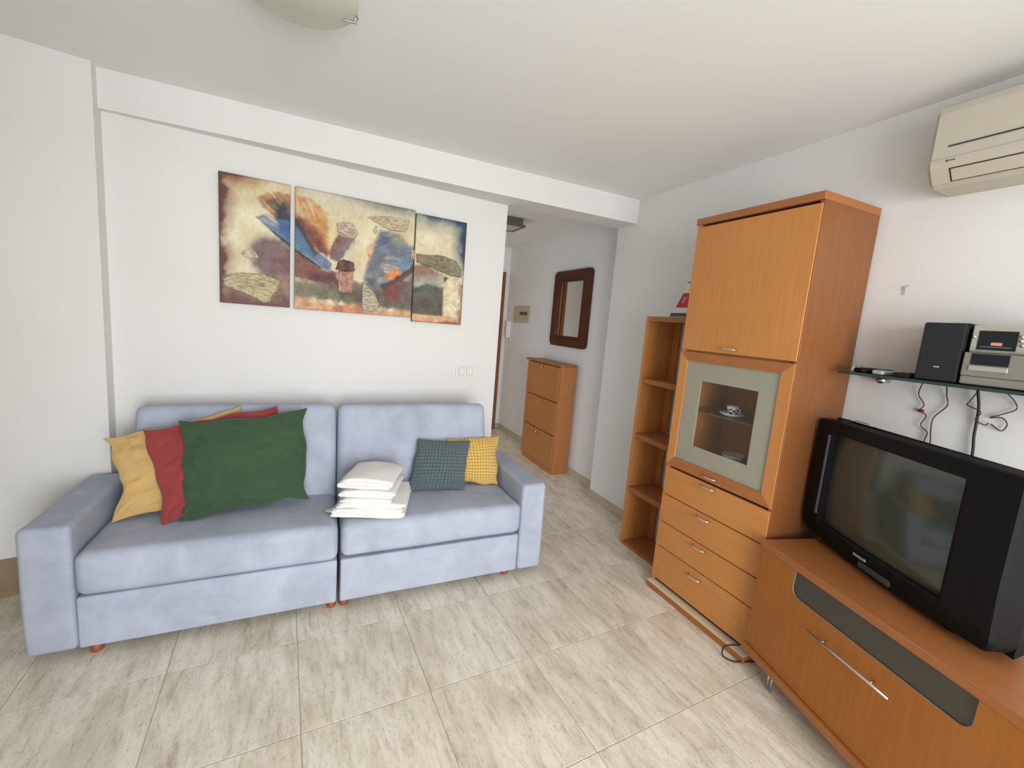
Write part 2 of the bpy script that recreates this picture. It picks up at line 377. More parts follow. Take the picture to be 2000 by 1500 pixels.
# ------------------------------------------------------------------ tall display cabinet
def bow_handle(x, y, z, half=.042, out=.024, r=.0042, ax='y'):
    b = B(); pts = []
    for k in range(11):
        t = -1+2*k/10
        pts.append((x-out*(1-abs(t)**5)-.001, y+half*t, z))
    b.tube(pts, r, 8); return b
def tall_cabinet():
    x0, y0, y1 = 1.861, 1.160, 1.803; xb = 2.262
    t = thing('display_cabinet', 'tall cherry wood cabinet with glass door, four drawers and upper flap door', 'cabinet', (2.06, 1.48, 0))
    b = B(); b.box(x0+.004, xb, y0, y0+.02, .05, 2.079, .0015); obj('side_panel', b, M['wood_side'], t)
    b = B(); b.box(x0+.004, xb, y1-.02, y1, .05, 2.079, .0015); obj('side_panel', b, M['wood_vert'], t)
    b = B(); b.box(xb-.008, xb, y0+.02, y1-.02, .05, 2.075); obj('back_panel', b, M['wood_vert'], t)
    b = B(); b.box(x0+.022, xb-.008, y0+.02, y1-.02, 1.40, 1.42); obj('divider', b, M['wood_horz'], t)
    b = B(); b.box(x0+.022, xb-.008, y0+.02, y1-.02, .782, .802); obj('divider', b, M['wood_horz'], t)
    b = B(); b.box(x0-.004, xb, y0-.001, y1+.006, 2.079, 2.112, .0015); obj('top_board', b, M['wood_frame_h'], t)
    b = B(); b.box(x0-.024, xb, y0-.002, y1+.006, 0, .034, .001); pl = obj('plinth', b, M['wood_frame_h'], t)
    b = B(); b.box(x0-.024, x0+.03, y0-.002, y1+.006, .034, .0365); o = obj('plinth_top', b, M['raw_edge'], pl); o['label'] = 'pale raw strip on top of the plinth'
    # upper flap door
    b = B(); b.box(x0-.001, x0+.019, y0+.005, y1-.004, 1.419, 2.066, .0015); d = obj('door', b, M['wood_vert'], t)
    obj('handle', bow_handle(x0, 1.495, 1.441), M['chrome'], d, True)
    # glass door: mitred frame, frosted border, clear centre
    ya, yb, za, zb_ = y0+.005, y1-.004, .757, 1.408; ga, gb, gz0, gz1 = 1.222, 1.750, .812, 1.361
    dr = thing('glass_door_root', '', '', (0, 0, 0)) if False else None
    def mitre(o4, i4, mat, nm, par):
        b = B(); f = x0-.003; k = x0+.019
        v = [(f, *o4[0]), (f, *o4[1]), (f+.004, *i4[1]), (f+.004, *i4[0]), (k, *o4[0]), (k, *o4[1]), (k, *i4[1]), (k, *i4[0])]
        b.mesh(v, [(0, 1, 2, 3), (4, 7, 6, 5), (0, 4, 5, 1), (3, 2, 6, 7), (0, 3, 7, 4), (1, 5, 6, 2)])
        return obj(nm, b, mat, par)
    O = [(yb, zb_), (ya, zb_), (ya, za), (yb, za)]; I = [(gb, gz1), (ga, gz1), (ga, gz0), (gb, gz0)]
    b = B(); b.box(x0+.0125, x0+.0185, ga-.006, gb+.006, gz0-.012, gz0-.001)
    gd = obj('glass_door', b, M['wood_frame_v'], t)
    for k, mt in enumerate(('wood_frame_h', 'wood_vert', 'wood_frame_h', 'wood_vert')):
        mitre([O[k], O[(k+1) % 4]], [I[k], I[(k+1) % 4]], M[mt], 'frame_rail' if k % 2 == 0 else 'frame_stile', gd)
    ca, cb, cz0, cz1 = 1.316, 1.642, .908, 1.263; gx = x0+.008
    b = B(); b.box(gx, gx+.004, ga, ca, gz0, gz1).box(gx, gx+.004, cb, gb, gz0, gz1).box(gx, gx+.004, ca, cb, gz0, cz0).box(gx, gx+.004, ca, cb, cz1, gz1)
    o = obj('frosted_pane', b, M['frosted_glass'], gd); o['label'] = 'frosted glass border of the door'
    b = B(); b.box(gx, gx+.004, ca, cb, cz0, cz1); o = obj('clear_pane', b, M['clear_glass'], gd); o['label'] = 'clear square in the middle of the frosted glass'
    obj('handle', bow_handle(x0, 1.495, .782), M['chrome'], gd, True)
    # inner glass shelf
    b = B(); b.box(x0+.06, xb-.01, y0+.021, y1-.021, 1.086, 1.092); o = obj('glass_shelf', b, M['display_shelf_glass'], t)
    # drawers
    for zlo, zhi, hz in ((.585, .746, .727), (.419, .582, .558), (.270, .416, .394), (.068, .267, .227)):
        b = B(); b.box(x0-.001, x0+.019, y0+.005, y1-.004, zlo, zhi-.0025, .0015); d = obj('drawer', b, M['wood_horz'], t)
        obj('handle', bow_handle(x0, 1.498, hz), M['chrome'], d, True)
tall_cabinet()

def bookcase():
    t = thing('bookcase', 'narrow open cherry wood bookcase with four compartments beside the tall cabinet', 'bookcase', (2.14, 2.05, 0))
    xa, xb, ya, yb = 2.018, 2.262, 1.812, 2.290
    b = B(); b.box(xa, xb, yb-.022, yb, 0, 1.602, .0015); obj('side_panel', b, M['wood_vert'], t)
    b = B(); b.box(xa, xb, ya, ya+.022, 0, 1.602, .0015); obj('side_panel', b, M['wood_vert'], t)
    b = B(); b.box(xa, xb, ya+.022, yb-.022, 1.568, 1.602, .0015); obj('top_board', b, M['wood_frame_h'], t)
    b = B(); b.box(xb-.012, xb-.005, 2.212, yb-.022, .022, 1.568); obj('back_panel', b, M['wood_vert'], t)
    for z0, z1 in ((1.156, 1.19), (.771, .806), (.388, .425), (0, .022)):
        b = B(); b.box(xa+.002, xb-.013, ya+.022, yb-.022, z0, z1, .0015); obj('shelf', b, M['wood_frame_h'], t)
bookcase()
def info_card():
    t = thing('information_card', 'white card with red panel and navy strip leaning on the bookcase', 'card', (2.12, 2.10, 1.602))
    R = Matrix.Translation((2.095, 2.02, 1.602)) @ Matrix.Rotation(math.radians(28), 4, 'Y')
    def card(x0, x1, y0, y1, z0, z1): 
        b = B(); b.box(x0, x1, y0, y1, z0, z1, .0003, M=R); return b
    obj('sheet', card(0, .003, -.02, .15, .001, .272), M['white_paper'], t)
    obj('navy_strip', card(-.0012, 0, -.015, .149, .008, .034), M['navy_print'], t)
    p = obj('red_panel', card(-.0012, 0, -.015, .138, .075, .185), M['red_print'], t)
    obj('panel_mark', card(-.0018, -.0012, .085, .112, .105, .155), M['pink_print'], p)
    obj('top_strip', card(-.0012, 0, -.015, .146, .262, .270), M['dark_gap'], t)
info_card()

# crockery behind the glass
def cup(x, y, z):
    t = thing('teacup', 'small white cup with blue dots on the glass shelf', 'cup', (x, y, z))
    b = B(); b.lathe([(0, .002), (.017, .002), (.018, 0), (.022, .004), (.027, .022), (.0295, .047), (.0275, .047), (.025, .022), (.019, .008), (0, .007)], (x, y, z), 28); obj('bowl', b, M['porcelain'], t, True)
    b = B(); pts = [(x+.004, y-.027-.017*math.sin(math.pi*k/8), z+.040-.028*k/8) for k in range(9)]; b.tube(pts, .0028, 6); obj('handle', b, M['porcelain'], t, True)
    for a in (165, 200, 235, 270):
        for zz in ((.012, .034) if a in (200, 270) else (.026,)):
            rr = .0258+.05*(zz-.02)*1.2 if zz > .02 else .0248
            c = Vector((x+rr*math.cos(math.radians(a)), y+rr*math.sin(math.radians(a)), z+zz))
            b = B(); bmesh.ops.create_uvsphere(b.bm, u_segments=10, v_segments=6, radius=.0085); 
            bmesh.ops.transform(b.bm, matrix=Matrix.Translation(c) @ Matrix.Rotation(math.radians(a), 4, 'Z') @ Matrix.Diagonal((.18, 1, 1, 1)), verts=b.bm.verts); obj('dot', b, M['blue_glaze'], t, True)
def plate(x, y, z, r, label, nm='saucer'):
    b = B(); b.lathe([(0, .004), (r*.45, .004), (r*.5, 0), (r*.55, .003), (r*.85, .010), (r, .017), (r*.98, .0195), (r*.8, .0125), (r*.55, .0075), (0, .007)], (x, y, z), 36)
    return tagged(nm, b, M['porcelain'], label, nm, True)
plate(2.0, 1.535, 1.0925, .062, 'white saucer lying under the dotted cup on the glass shelf')
cup(2.0, 1.535, 1.0995+.0015)
b = B(); b.lathe([(0, .003), (.022, .003), (.026, 0), (.045, .016), (.062, .050), (.058, .050), (.041, .020), (0, .008)], (2.165, 1.615, .8025), 32); tagged('bowl', b, M['porcelain'], 'small white bowl on the lower floor of the glass cabinet', 'bowl', True)

# ------------------------------------------------------------------ television bench
def tv_bench():
    a = math.radians(14.5)
    # local frame: +X runs along the front from the left end, +Y goes to the wall
    rz = math.atan2(-math.cos(a), -math.sin(a))
    t = thing('tv_bench', 'low cherry wood television bench with smoked glass strip and flap door', 'tv stand', (1.808, 1.150, 0), rz, local=True)
    L, D = .98, .43
    def bx(nm, x0, x1, y0, y1, z0, z1, mat, par=t, bev=.0015):
        b = B(); b.box(x0, x1, y0, y1, z0, z1, bev); return obj(nm, b, M[mat], par)
    bx('top_board', 0, L, 0, D, .60, .631, 'wood_frame_x')
    bx('bottom_board', -.004, L, -.012, D, .107, .135, 'wood_frame_x')
    bx('side_panel', .006, .026, .02, D, .135, .60, 'wood_vert'); bx('side_panel', L-.026, L-.006, .02, D, .135, .60, 'wood_vert')
    bx('back_panel', .026, L-.026, D-.01, D-.002, .135, .60, 'wood_vert')
    bx('inner_shelf', .026, L-.026, .03, D-.01, .47, .485, 'wood_frame_x')
    # front in one face with a rounded cut for the glass strip
    gx0, gx1, gz0, gz1 = .188, .79, .494, .5985; r = .035
    def arc(cx, cz, a0, a1): return [(cx+r*math.cos(math.radians(a0+(a1-a0)*k/6)), cz+r*math.sin(math.radians(a0+(a1-a0)*k/6))) for k in range(7)]
    low = arc(gx0+r, gz0+r, 180, 270)+arc(gx1-r, gz0+r, 270, 360)
    b = B(); b.prism([(.006, .139), (L-.006, .139), (L-.006, .5985), (gx1, .5985)]+low[::-1]+[(gx0, .5985), (.006, .5985)], 1, .004, .022)
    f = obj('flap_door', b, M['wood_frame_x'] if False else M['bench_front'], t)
    b = B(); b.prism([(gx0, .5985)]+low+[(gx1, .5985)], 1, .010, .014); obj('smoked_glass', b, M['grey_glass'], t)
    rim = [(gx0, .010, .5985)]+[(p[0], .007, p[1]) for p in low]+[(gx1, .010, .5985)]
    b = B(); b.tube(rim, .0032, 6); obj('glass_rim', b, M['bench_rim'], t)
    b = B(); b.tube([(.298, -.022, .426), (.608, -.022, .426)], .0048, 10); h = obj('bar_handle', b, M['steel'], f, True)
    for x in (.365, .545):
        b = B(); b.tube([(x, -.022, .426), (x, .006, .426)], .0035, 8); obj('handle_post', b, M['steel'], f, True)
    for x, y in ((.13, .04), (L-.13, .04), (.13, D-.05), (L-.13, D-.05)):
        for dy in (-.008, .010):
            b = B(); b.tube([(x+dy, y, 0), (x+dy, y, .107)], .0045, 8); obj('leg', b, M['chrome'], t, True)
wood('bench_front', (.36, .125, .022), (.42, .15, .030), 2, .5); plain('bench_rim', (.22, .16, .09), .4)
tv_bench()

# ------------------------------------------------------------------ television
def television():
    a = math.radians(25); rz = math.atan2(-math.cos(a), -math.sin(a))
    d = Vector((math.sin(a), math.cos(a), 0)); P0 = Vector((1.735, .45, 0))
    o = P0+d*.767
    t = thing('television', 'bulky black tube television on the wooden bench', 'television', (o.x, o.y, .632), rz, local=True)
    W, HT = .797, .555           # local: x from left edge, y back, z up from the bench
    def sx(s): return .767-s
    zs = lambda z: z-.632
    # front bezel: rounded ring whose lower edge bows down
    ins = [(sx(.658), zs(1.130)), (sx(.122), zs(1.139)), (sx(.124), zs(.736)), (sx(.658), zs(.733))]
    n = 12; outer = []
    def rc(cx, cz, r, a0, a1): return [(cx+r*math.cos(math.radians(a0+(a1-a0)*k/n)), cz+r*math.sin(math.radians(a0+(a1-a0)*k/n))) for k in range(n+1)]
    outer += rc(W-.012, HT-.012, .012, 0, 90)+rc(.012, HT-.02, .012, 90, 180)
    outer += rc(.05, .085, .05, 180, 240)+[(W*k/10, .012+.03*abs(2*k/10-1)**2.2) for k in range(2, 9)]+rc(W-.05, .075, .05, 300, 360)
    cz = HT/2+.03; cx = W/2
    def inner_pt(p):
        # project onto the screen rectangle from the centre
        dx, dz = p[0]-cx, p[1]-cz
        x0, x1, z0, z1 = ins[0][0], ins[1][0], ins[2][1], ins[0][1]
        k = min((x1-cx)/dx if dx > 1e-6 else 1e9, (x0-cx)/dx if dx < -1e-6 else 1e9, (z1-cz)/dz if dz > 1e-6 else 1e9, (z0-cz)/dz if dz < -1e-6 else 1e9)
        return (cx+dx*k, cz+dz*k)
    x0, x1, z0, z1 = ins[0][0], ins[1][0], ins[2][1], ins[0][1]
    outer2 = []
    for p, q in zip(outer, outer[1:]+outer[:1]):
        for k in range(3): outer2.append((p[0]+(q[0]-p[0])*k/3, p[1]+(q[1]-p[1])*k/3))
    inn = [inner_pt(p) for p in outer2]
    for c in ((x0, z0), (x1, z0), (x1, z1), (x0, z1)):     # keep the corners of the opening sharp
        k = min(range(len(inn)), key=lambda i: (inn[i][0]-c[0])**2+(inn[i][1]-c[1])**2); inn[k] = c
    m = len(outer2); v = []; fc = []
    rows = [(outer2, .09), (outer2, .012), ([(p[0]+(cx-p[0])*.012, p[1]+(cz-p[1])*.012) for p in outer2], 0.0),
            ([(q[0]+(p[0]-q[0])*.10, q[1]+(p[1]-q[1])*.10) for p, q in zip(outer2, inn)], -.004), (inn, .004), (inn, .045)]
    for pts, y in rows:
        # the lower lip leans back a little
        v += [(p[0], y+(max(0, .11-p[1])*.25 if y < .08 else 0), p[1]) for p in pts]
    for r_ in range(len(rows)-1):
        for k in range(m): fc.append((r_*m+k, r_*m+(k+1) % m, (r_+1)*m+(k+1) % m, (r_+1)*m+k))
    b = B(); b.mesh(v, fc); obj('bezel', b, M['black_plastic'], t)
    # convex tube face
    b = B(); nx, nz = 24, 18; v = []; fc = []
    for i in range(nx+1):
        for j in range(nz+1):
            u, w = i/nx*2-1, j/nz*2-1
            v.append((x0-.004+(x1-x0+.008)*i/nx, .028-.022*(1-.5*u*u-.5*w*w), z0-.004+(z1-z0+.008)*j/nz))
    for i in range(nx):
        for j in range(nz): fc.append((i*(nz+1)+j, (i+1)*(nz+1)+j, (i+1)*(nz+1)+j+1, i*(nz+1)+j+1))
    b.mesh(v, fc); obj('screen', b, M['tv_screen'], t, True)
    b = B(); b.box(x0-.030, x0-.016, -.006, .004, z0+.03, z1-.01, .002); o = obj('highlight_strip', b, M['tv_highlight'], t)  # bluish highlight on the bezel, put in as a coloured strip
    # tapering housing
    sec = [(.085, 0, W, .03, HT), (.16, .03, W-.03, .03, HT-.02), (.27, .14, W-.14, .04, HT-.10), (.335, .23, W-.23, .06, HT-.17)]
    v = []; fc = []
    for y, xa, xb, za, zb_ in sec: v += [(xa, y, za), (xb, y, za), (xb, y, zb_), (xa, y, zb_)]
    for r_ in range(3):
        for k in range(4): fc.append((r_*4+k, r_*4+(k+1) % 4, (r_+1)*4+(k+1) % 4, (r_+1)*4+k))
    fc += [(3, 2, 1, 0), (12, 13, 14, 15)]
    b = B(); b.mesh(v, fc); obj('housing', b, M['black_plastic'], t)
    b = B(); b.box(.14, W-.14, .06, .26, 0, .05, .004); obj('foot', b, M['black_plastic'], t)
    for k in range(7):
        b = B(); b.box(.308+.0085*k, .308+.0085*k+.0062, .003, .012, .064, .072 if k % 3 else .0735, .0006); obj('badge_letter', b, M['light_silver'], t)
    # small control flap under the screen
    b = B(); b.box(.33, .47, .008, .02, .030, .052, .002); obj('control_flap', b, M['dark_grey'], t)
    return t
television()
b = B(); b.lathe([(0, 0), (.024, 0), (.026, .004), (.024, .014), (0, .016)], (1.99, 1.010, 1.1885), 24)
o = tagged('signal_receiver', b, M['black_plastic'], 'little black puck on the top corner of the television', 'receiver', True)
b = B(); b.tube([(2.012, 1.00, 1.196), (2.035, .985, 1.200), (2.05, .97, 1.196), (2.06, .955, 1.192)], .0016, 6); obj('lead', b, M['cable_black'], o)
# ------------------------------------------------------------------ sofa
def sofa():
    t = thing('sofa', 'long blue grey microfibre sofa with two seat sections and block arms', 'sofa', (.13, 2.42, 0))
    F = M['sofa_fabric']
    b = B(); b.rbox(-1.002, -.845, 2.11, 2.735, .042, .572, .022, 8, (.0, .0, .004), .003, 1); obj('arm', b, F, t, True)
    b = B(); b.rbox(1.114, 1.267, 2.108, 2.80, .042, .566, .022, 8, (.0, .0, .004), .003, 2); obj('arm', b, F, t, True)
    for k, (xa, xb) in enumerate(((-.842, .124), (.138, 1.111))):
        b = B(); b.rbox(xa, xb, 2.116, 2.72, .042, .266, .010, 8, (0, .003, 0), .002, 3+k); obj('base', b, F, t, True)
        b = B(); b.rbox(xa, xb, 2.100, 2.60, .2695+.010*k, .452, .038, 16, (.003, .006, .012), .005, 5+k, 3); obj('seat', b, F, t, True)
    for k, (xa, xb) in enumerate(((-.79, .126), (.138, 1.045))):
        R = Matrix.Translation((0, 2.565, .36)) @ Matrix.Rotation(math.radians(-13.5), 4, 'X')
        b = B(); b.rbox(xa, xb, -.07, .075, 0, .585, .042, 14, (.004, .012, .0), .005, 8+k, 3, M=R); obj('backrest', b, F, t, True)
    for x, y in ((-.80, 2.16), (.103, 2.165), (.160, 2.165), (1.06, 2.17), (-.80, 2.66), (.103, 2.66), (.160, 2.66), (1.06, 2.66)):
        b = B(); b.lathe([(0, 0), (.021, 0), (.022, .004), (.024, .044), (0, .044)], (x, y, 0), 16); obj('foot', b, M['foot_wood'], t, True)
sofa()

def pillow(name, C, front, back, mat, label, cat='pillow', conc=.03, wr=.006, seed=0, n=44, ears=.0, group=None, edge=0):
    """C: top left, top right, bottom right, bottom left"""
    C = [Vector(c) for c in C]
    nrm = ((C[1]-C[3]).cross(C[0]-C[2])).normalized()
    if nrm.y > 0: nrm = -nrm
    ex = ((C[1]-C[0])+(C[2]-C[3])); W = ex.length/2; ex.normalize(); ez = ((C[0]-C[3])+(C[1]-C[2])); Hh = ez.length/2; ez.normalize()
    b = B(); g = {}
    uvl = []
    for side in (0, 1):
        for i in range(n+1):
            for j in range(n+1):
                if side and (i in (0, n) or j in (0, n)): g[side, i, j] = g[0, i, j]; continue
                # closer rows near the seams
                u = math.sin((i/n*2-1)*math.pi/2*.86)/math.sin(math.pi/2*.86); v = math.sin((j/n*2-1)*math.pi/2*.86)/math.sin(math.pi/2*.86)
                s, q = (u+1)/2, (v+1)/2
                p = (C[3]*(1-s)+C[2]*s)*(1-q)+(C[0]*(1-s)+C[1]*s)*q
                cu = conc*(1-v*v)*u*(.6+.8*noise.noise(Vector((seed, v*1.7, u)))) ; cv = conc*(1-u*u)*v*(.6+.8*noise.noise(Vector((seed+9, u*1.7, v))))
                p = p-ex*cu*W-ez*cv*Hh
                if edge:
                    em = max(abs(u), abs(v))**6
                    p = p+ex*em*edge*noise.noise(Vector((v*2.2, seed*2.3, u*.6)))+ez*em*edge*noise.noise(Vector((u*2.2, seed*1.3+5, v*.6)))
                w = ((1-u*u)**.5)*((1-v*v)**.5)
                w = w*(1-.12*(u*u+v*v))
                # folds running out of the corners and soft dents
                fold = 0
                if wr:
                    for su in (-1, 1):
                        for sv in (-1, 1):
                            dx, dy = u-su, v-sv; rr = math.hypot(dx, dy); ang = math.atan2(dy*sv, dx*su)
                            fold += math.sin(ang*11+seed*su+sv)*math.exp(-rr*2.4)*.8
                    fold += noise.noise(Vector((u*2.2+seed, v*2.2, seed*.7)))*.9+noise.noise(Vector((u*6+seed, v*3, 2)))*.35
                    cr = 1-abs(noise.noise(Vector((u*1.6+seed*5, v*2.6+.8*u, seed)))); fold += 1.3*cr**14-.9*(1-abs(noise.noise(Vector((u*2.4+v*1.5, v*3.2, seed+7)))))**16
                T = front if side == 0 else back
                off = T*w+(wr*fold*min(1, 3*w) if side == 0 else 0)
                p = p+nrm*(off if side == 0 else -off)
                g[side, i, j] = b.bm.verts.new(p); g[side, i, j].index = -1
    uv = b.bm.loops.layers.uv.new('UVMap')
    for side in (0, 1):
        for i in range(n):
            for j in range(n):
                q = [(i, j), (i+1, j), (i+1, j+1), (i, j+1)]
                if side: q = q[::-1]
                try: f = b.bm.faces.new([g[side, a, c] for a, c in q])
                except ValueError: continue
                for l, (a, c) in zip(f.loops, q):
                    l[uv].uv = (a/n*W, c/n*Hh)
    return tagged(name, b, M[mat], label, cat, True, group)
pillow('pillow', [(-.885, 2.555, .800), (-.335, 2.60, .950), (-.25, 2.47, .52), (-.800, 2.375, .458)], .045, .012, 'cloth_yellow', 'large yellow bed pillow at the back of the pillow pile', conc=.10, wr=.013, seed=1, edge=.02)
pillow('pillow', [(-.722, 2.485, .855), (-.165, 2.55, .950), (-.09, 2.43, .56), (-.605, 2.292, .455)], .042, .010, 'cloth_red', 'dark red bed pillow between the yellow and the green one', conc=.05, wr=.009, seed=2, edge=.02)
pillow('pillow', [(-.570, 2.435, .905), (-.022, 2.50, .948), (-.010, 2.37, .492), (-.537, 2.305, .455)], .075, .008, 'cloth_green', 'big dark green bed pillow in front of the pillow pile', conc=.055, wr=.010, seed=3, edge=.025)
pillow('cushion', [(.765, 2.565, .738), (1.140, 2.575, .742), (1.088, 2.415, .452), (.800, 2.46, .468)], .05, .03, 'waffle_yellow', 'small yellow waffle weave cushion against the sofa arm', 'cushion', conc=.07, wr=.002, seed=4, edge=.012, n=36)
pillow('cushion', [(.583, 2.525, .748), (.905, 2.49, .732), (.845, 2.365, .462), (.515, 2.415, .472)], .055, .02, 'waffle_teal', 'small slate green waffle weave cushion in front of the yellow one', 'cushion', conc=.03, wr=.002, seed=5, edge=.008, n=36)

# ------------------------------------------------------------------ folded linen on the seat
def folded(name, cx, cy, z, w, d, layers, th, rot, label, seed, cat='towel', flap=None, sag=.004):
    """a cloth folded in zigzag: a thick ribbon laid back and forth, drawn out along its depth"""
    rnd = random.Random(seed); R = Matrix.Translation((cx, cy, z)) @ Matrix.Rotation(math.radians(rot), 4, 'Z')
    path = []; gap = th*1.16; x0, x1 = -w/2, w/2
    for k in range(layers):
        zz = th/2+k*gap; n = 14
        a = x0+rnd.uniform(0, .008); c = x1-rnd.uniform(0, .010)
        xs = [a+(c-a)*i/n for i in range(n+1)]
        if k % 2 == 0: xs = xs[::-1]
        path += [(x, zz) for x in xs]
        if k < layers-1:
            s = -1 if k % 2 == 0 else 1; e = xs[-1]
            path += [(e+s*gap/2*math.sin(math.radians(t)), zz+gap/2*(1-math.cos(math.radians(t)))) for t in (30, 60, 90, 120, 150)]
    m = len(path); up, lo = [], []
    for i, p in enumerate(path):
        q0, q1 = path[max(0, i-1)], path[min(m-1, i+1)]; tx, tz = q1[0]-q0[0], q1[1]-q0[1]; l = math.hypot(tx, tz) or 1
        nx_, nz_ = -tz/l, tx/l; h = th/2*(.45 if i in (0, m-1) else .96)
        up.append((p[0]+nx_*h, p[1]+nz_*h)); lo.append((p[0]-nx_*h, p[1]-nz_*h))
    ring = up+lo[::-1]; nr = len(ring); Hh = layers*gap; ny = 16
    b = B(); rows = []
    for j in range(ny+1):
        v = j/ny*2-1; row = []
        e = .985 if j in (0, ny) else 1
        for (x, zz) in ring:
            top = zz/Hh; u = x/(w/2)
            dy = .010*noise.noise(Vector((x*6, zz*60, seed)))*abs(v)
            yy = v*d/2+dy; dz = .0045*noise.noise(Vector((x*9+seed, yy*9, zz*14)))+.002*noise.noise(Vector((x*30, yy*30, seed+zz*20)))
            # edges droop, the middle is plump
            dz -= top*sag*(1.2*u*u+.8*v*v)
            dx = .005*noise.noise(Vector((seed+4, yy*8, zz*45)))
            zc = zz if e == 1 else zz
            row.append(b.bm.verts.new(R @ Vector((x+dx, yy, max(.0008*(top+.1), zc+dz)))))
        rows.append(row)
    for A, C in zip(rows, rows[1:]):
        for k in range(nr): b.bm.faces.new((A[k], A[(k+1) % nr], C[(k+1) % nr], C[k]))
    for row, rev in ((rows[0], True), (rows[-1], False)):
        for k in range(m-1):
            q = [row[k], row[k+1], row[nr-2-k], row[nr-1-k]]
            try: b.bm.faces.new(q[::-1] if rev else q)
            except ValueError: pass
    if flap:
        for poly in flap:
            b.mesh([R @ Vector(p) for p in poly]+[R @ (Vector(p)+Vector((0, 0, .004))) for p in poly], [(0, 1, 2), (5, 4, 3), (0, 3, 4, 1), (1, 4, 5, 2), (2, 5, 3, 0)])
    o = tagged(name, b, M['towel_white'], label, cat, True)
    return o, Hh
z = .4585
o, h = folded('bed_sheet', .318, 2.318, z, .345, .37, 5, .0085, -17, 'folded white sheet at the bottom of the linen stack', 1, 'sheet', flap=[[(-.14, -.05, .012), (-.15, -.17, .010), (-.235, -.125, .004)]]); z += h
o, h = folded('bed_sheet', .316, 2.300, z, .325, .33, 3, .0085, -15, 'second folded white sheet from the seat in the linen stack', 2, 'sheet'); z += h
o, h = folded('hand_towel', .296, 2.270, z, .245, .27, 3, .0068, -19, 'thin folded hand towel in the middle of the linen stack', 3); z += h
o, h = folded('bath_towel', .302, 2.285, z, .255, .28, 3, .0125, -20, 'thick folded white towel just under the topmost towel', 4, sag=.008); z += h
o, h = folded('bath_towel', .298, 2.285, z, .25, .28, 3, .0185, -22, 'plump folded white towel on top of the linen stack', 5, sag=.012)
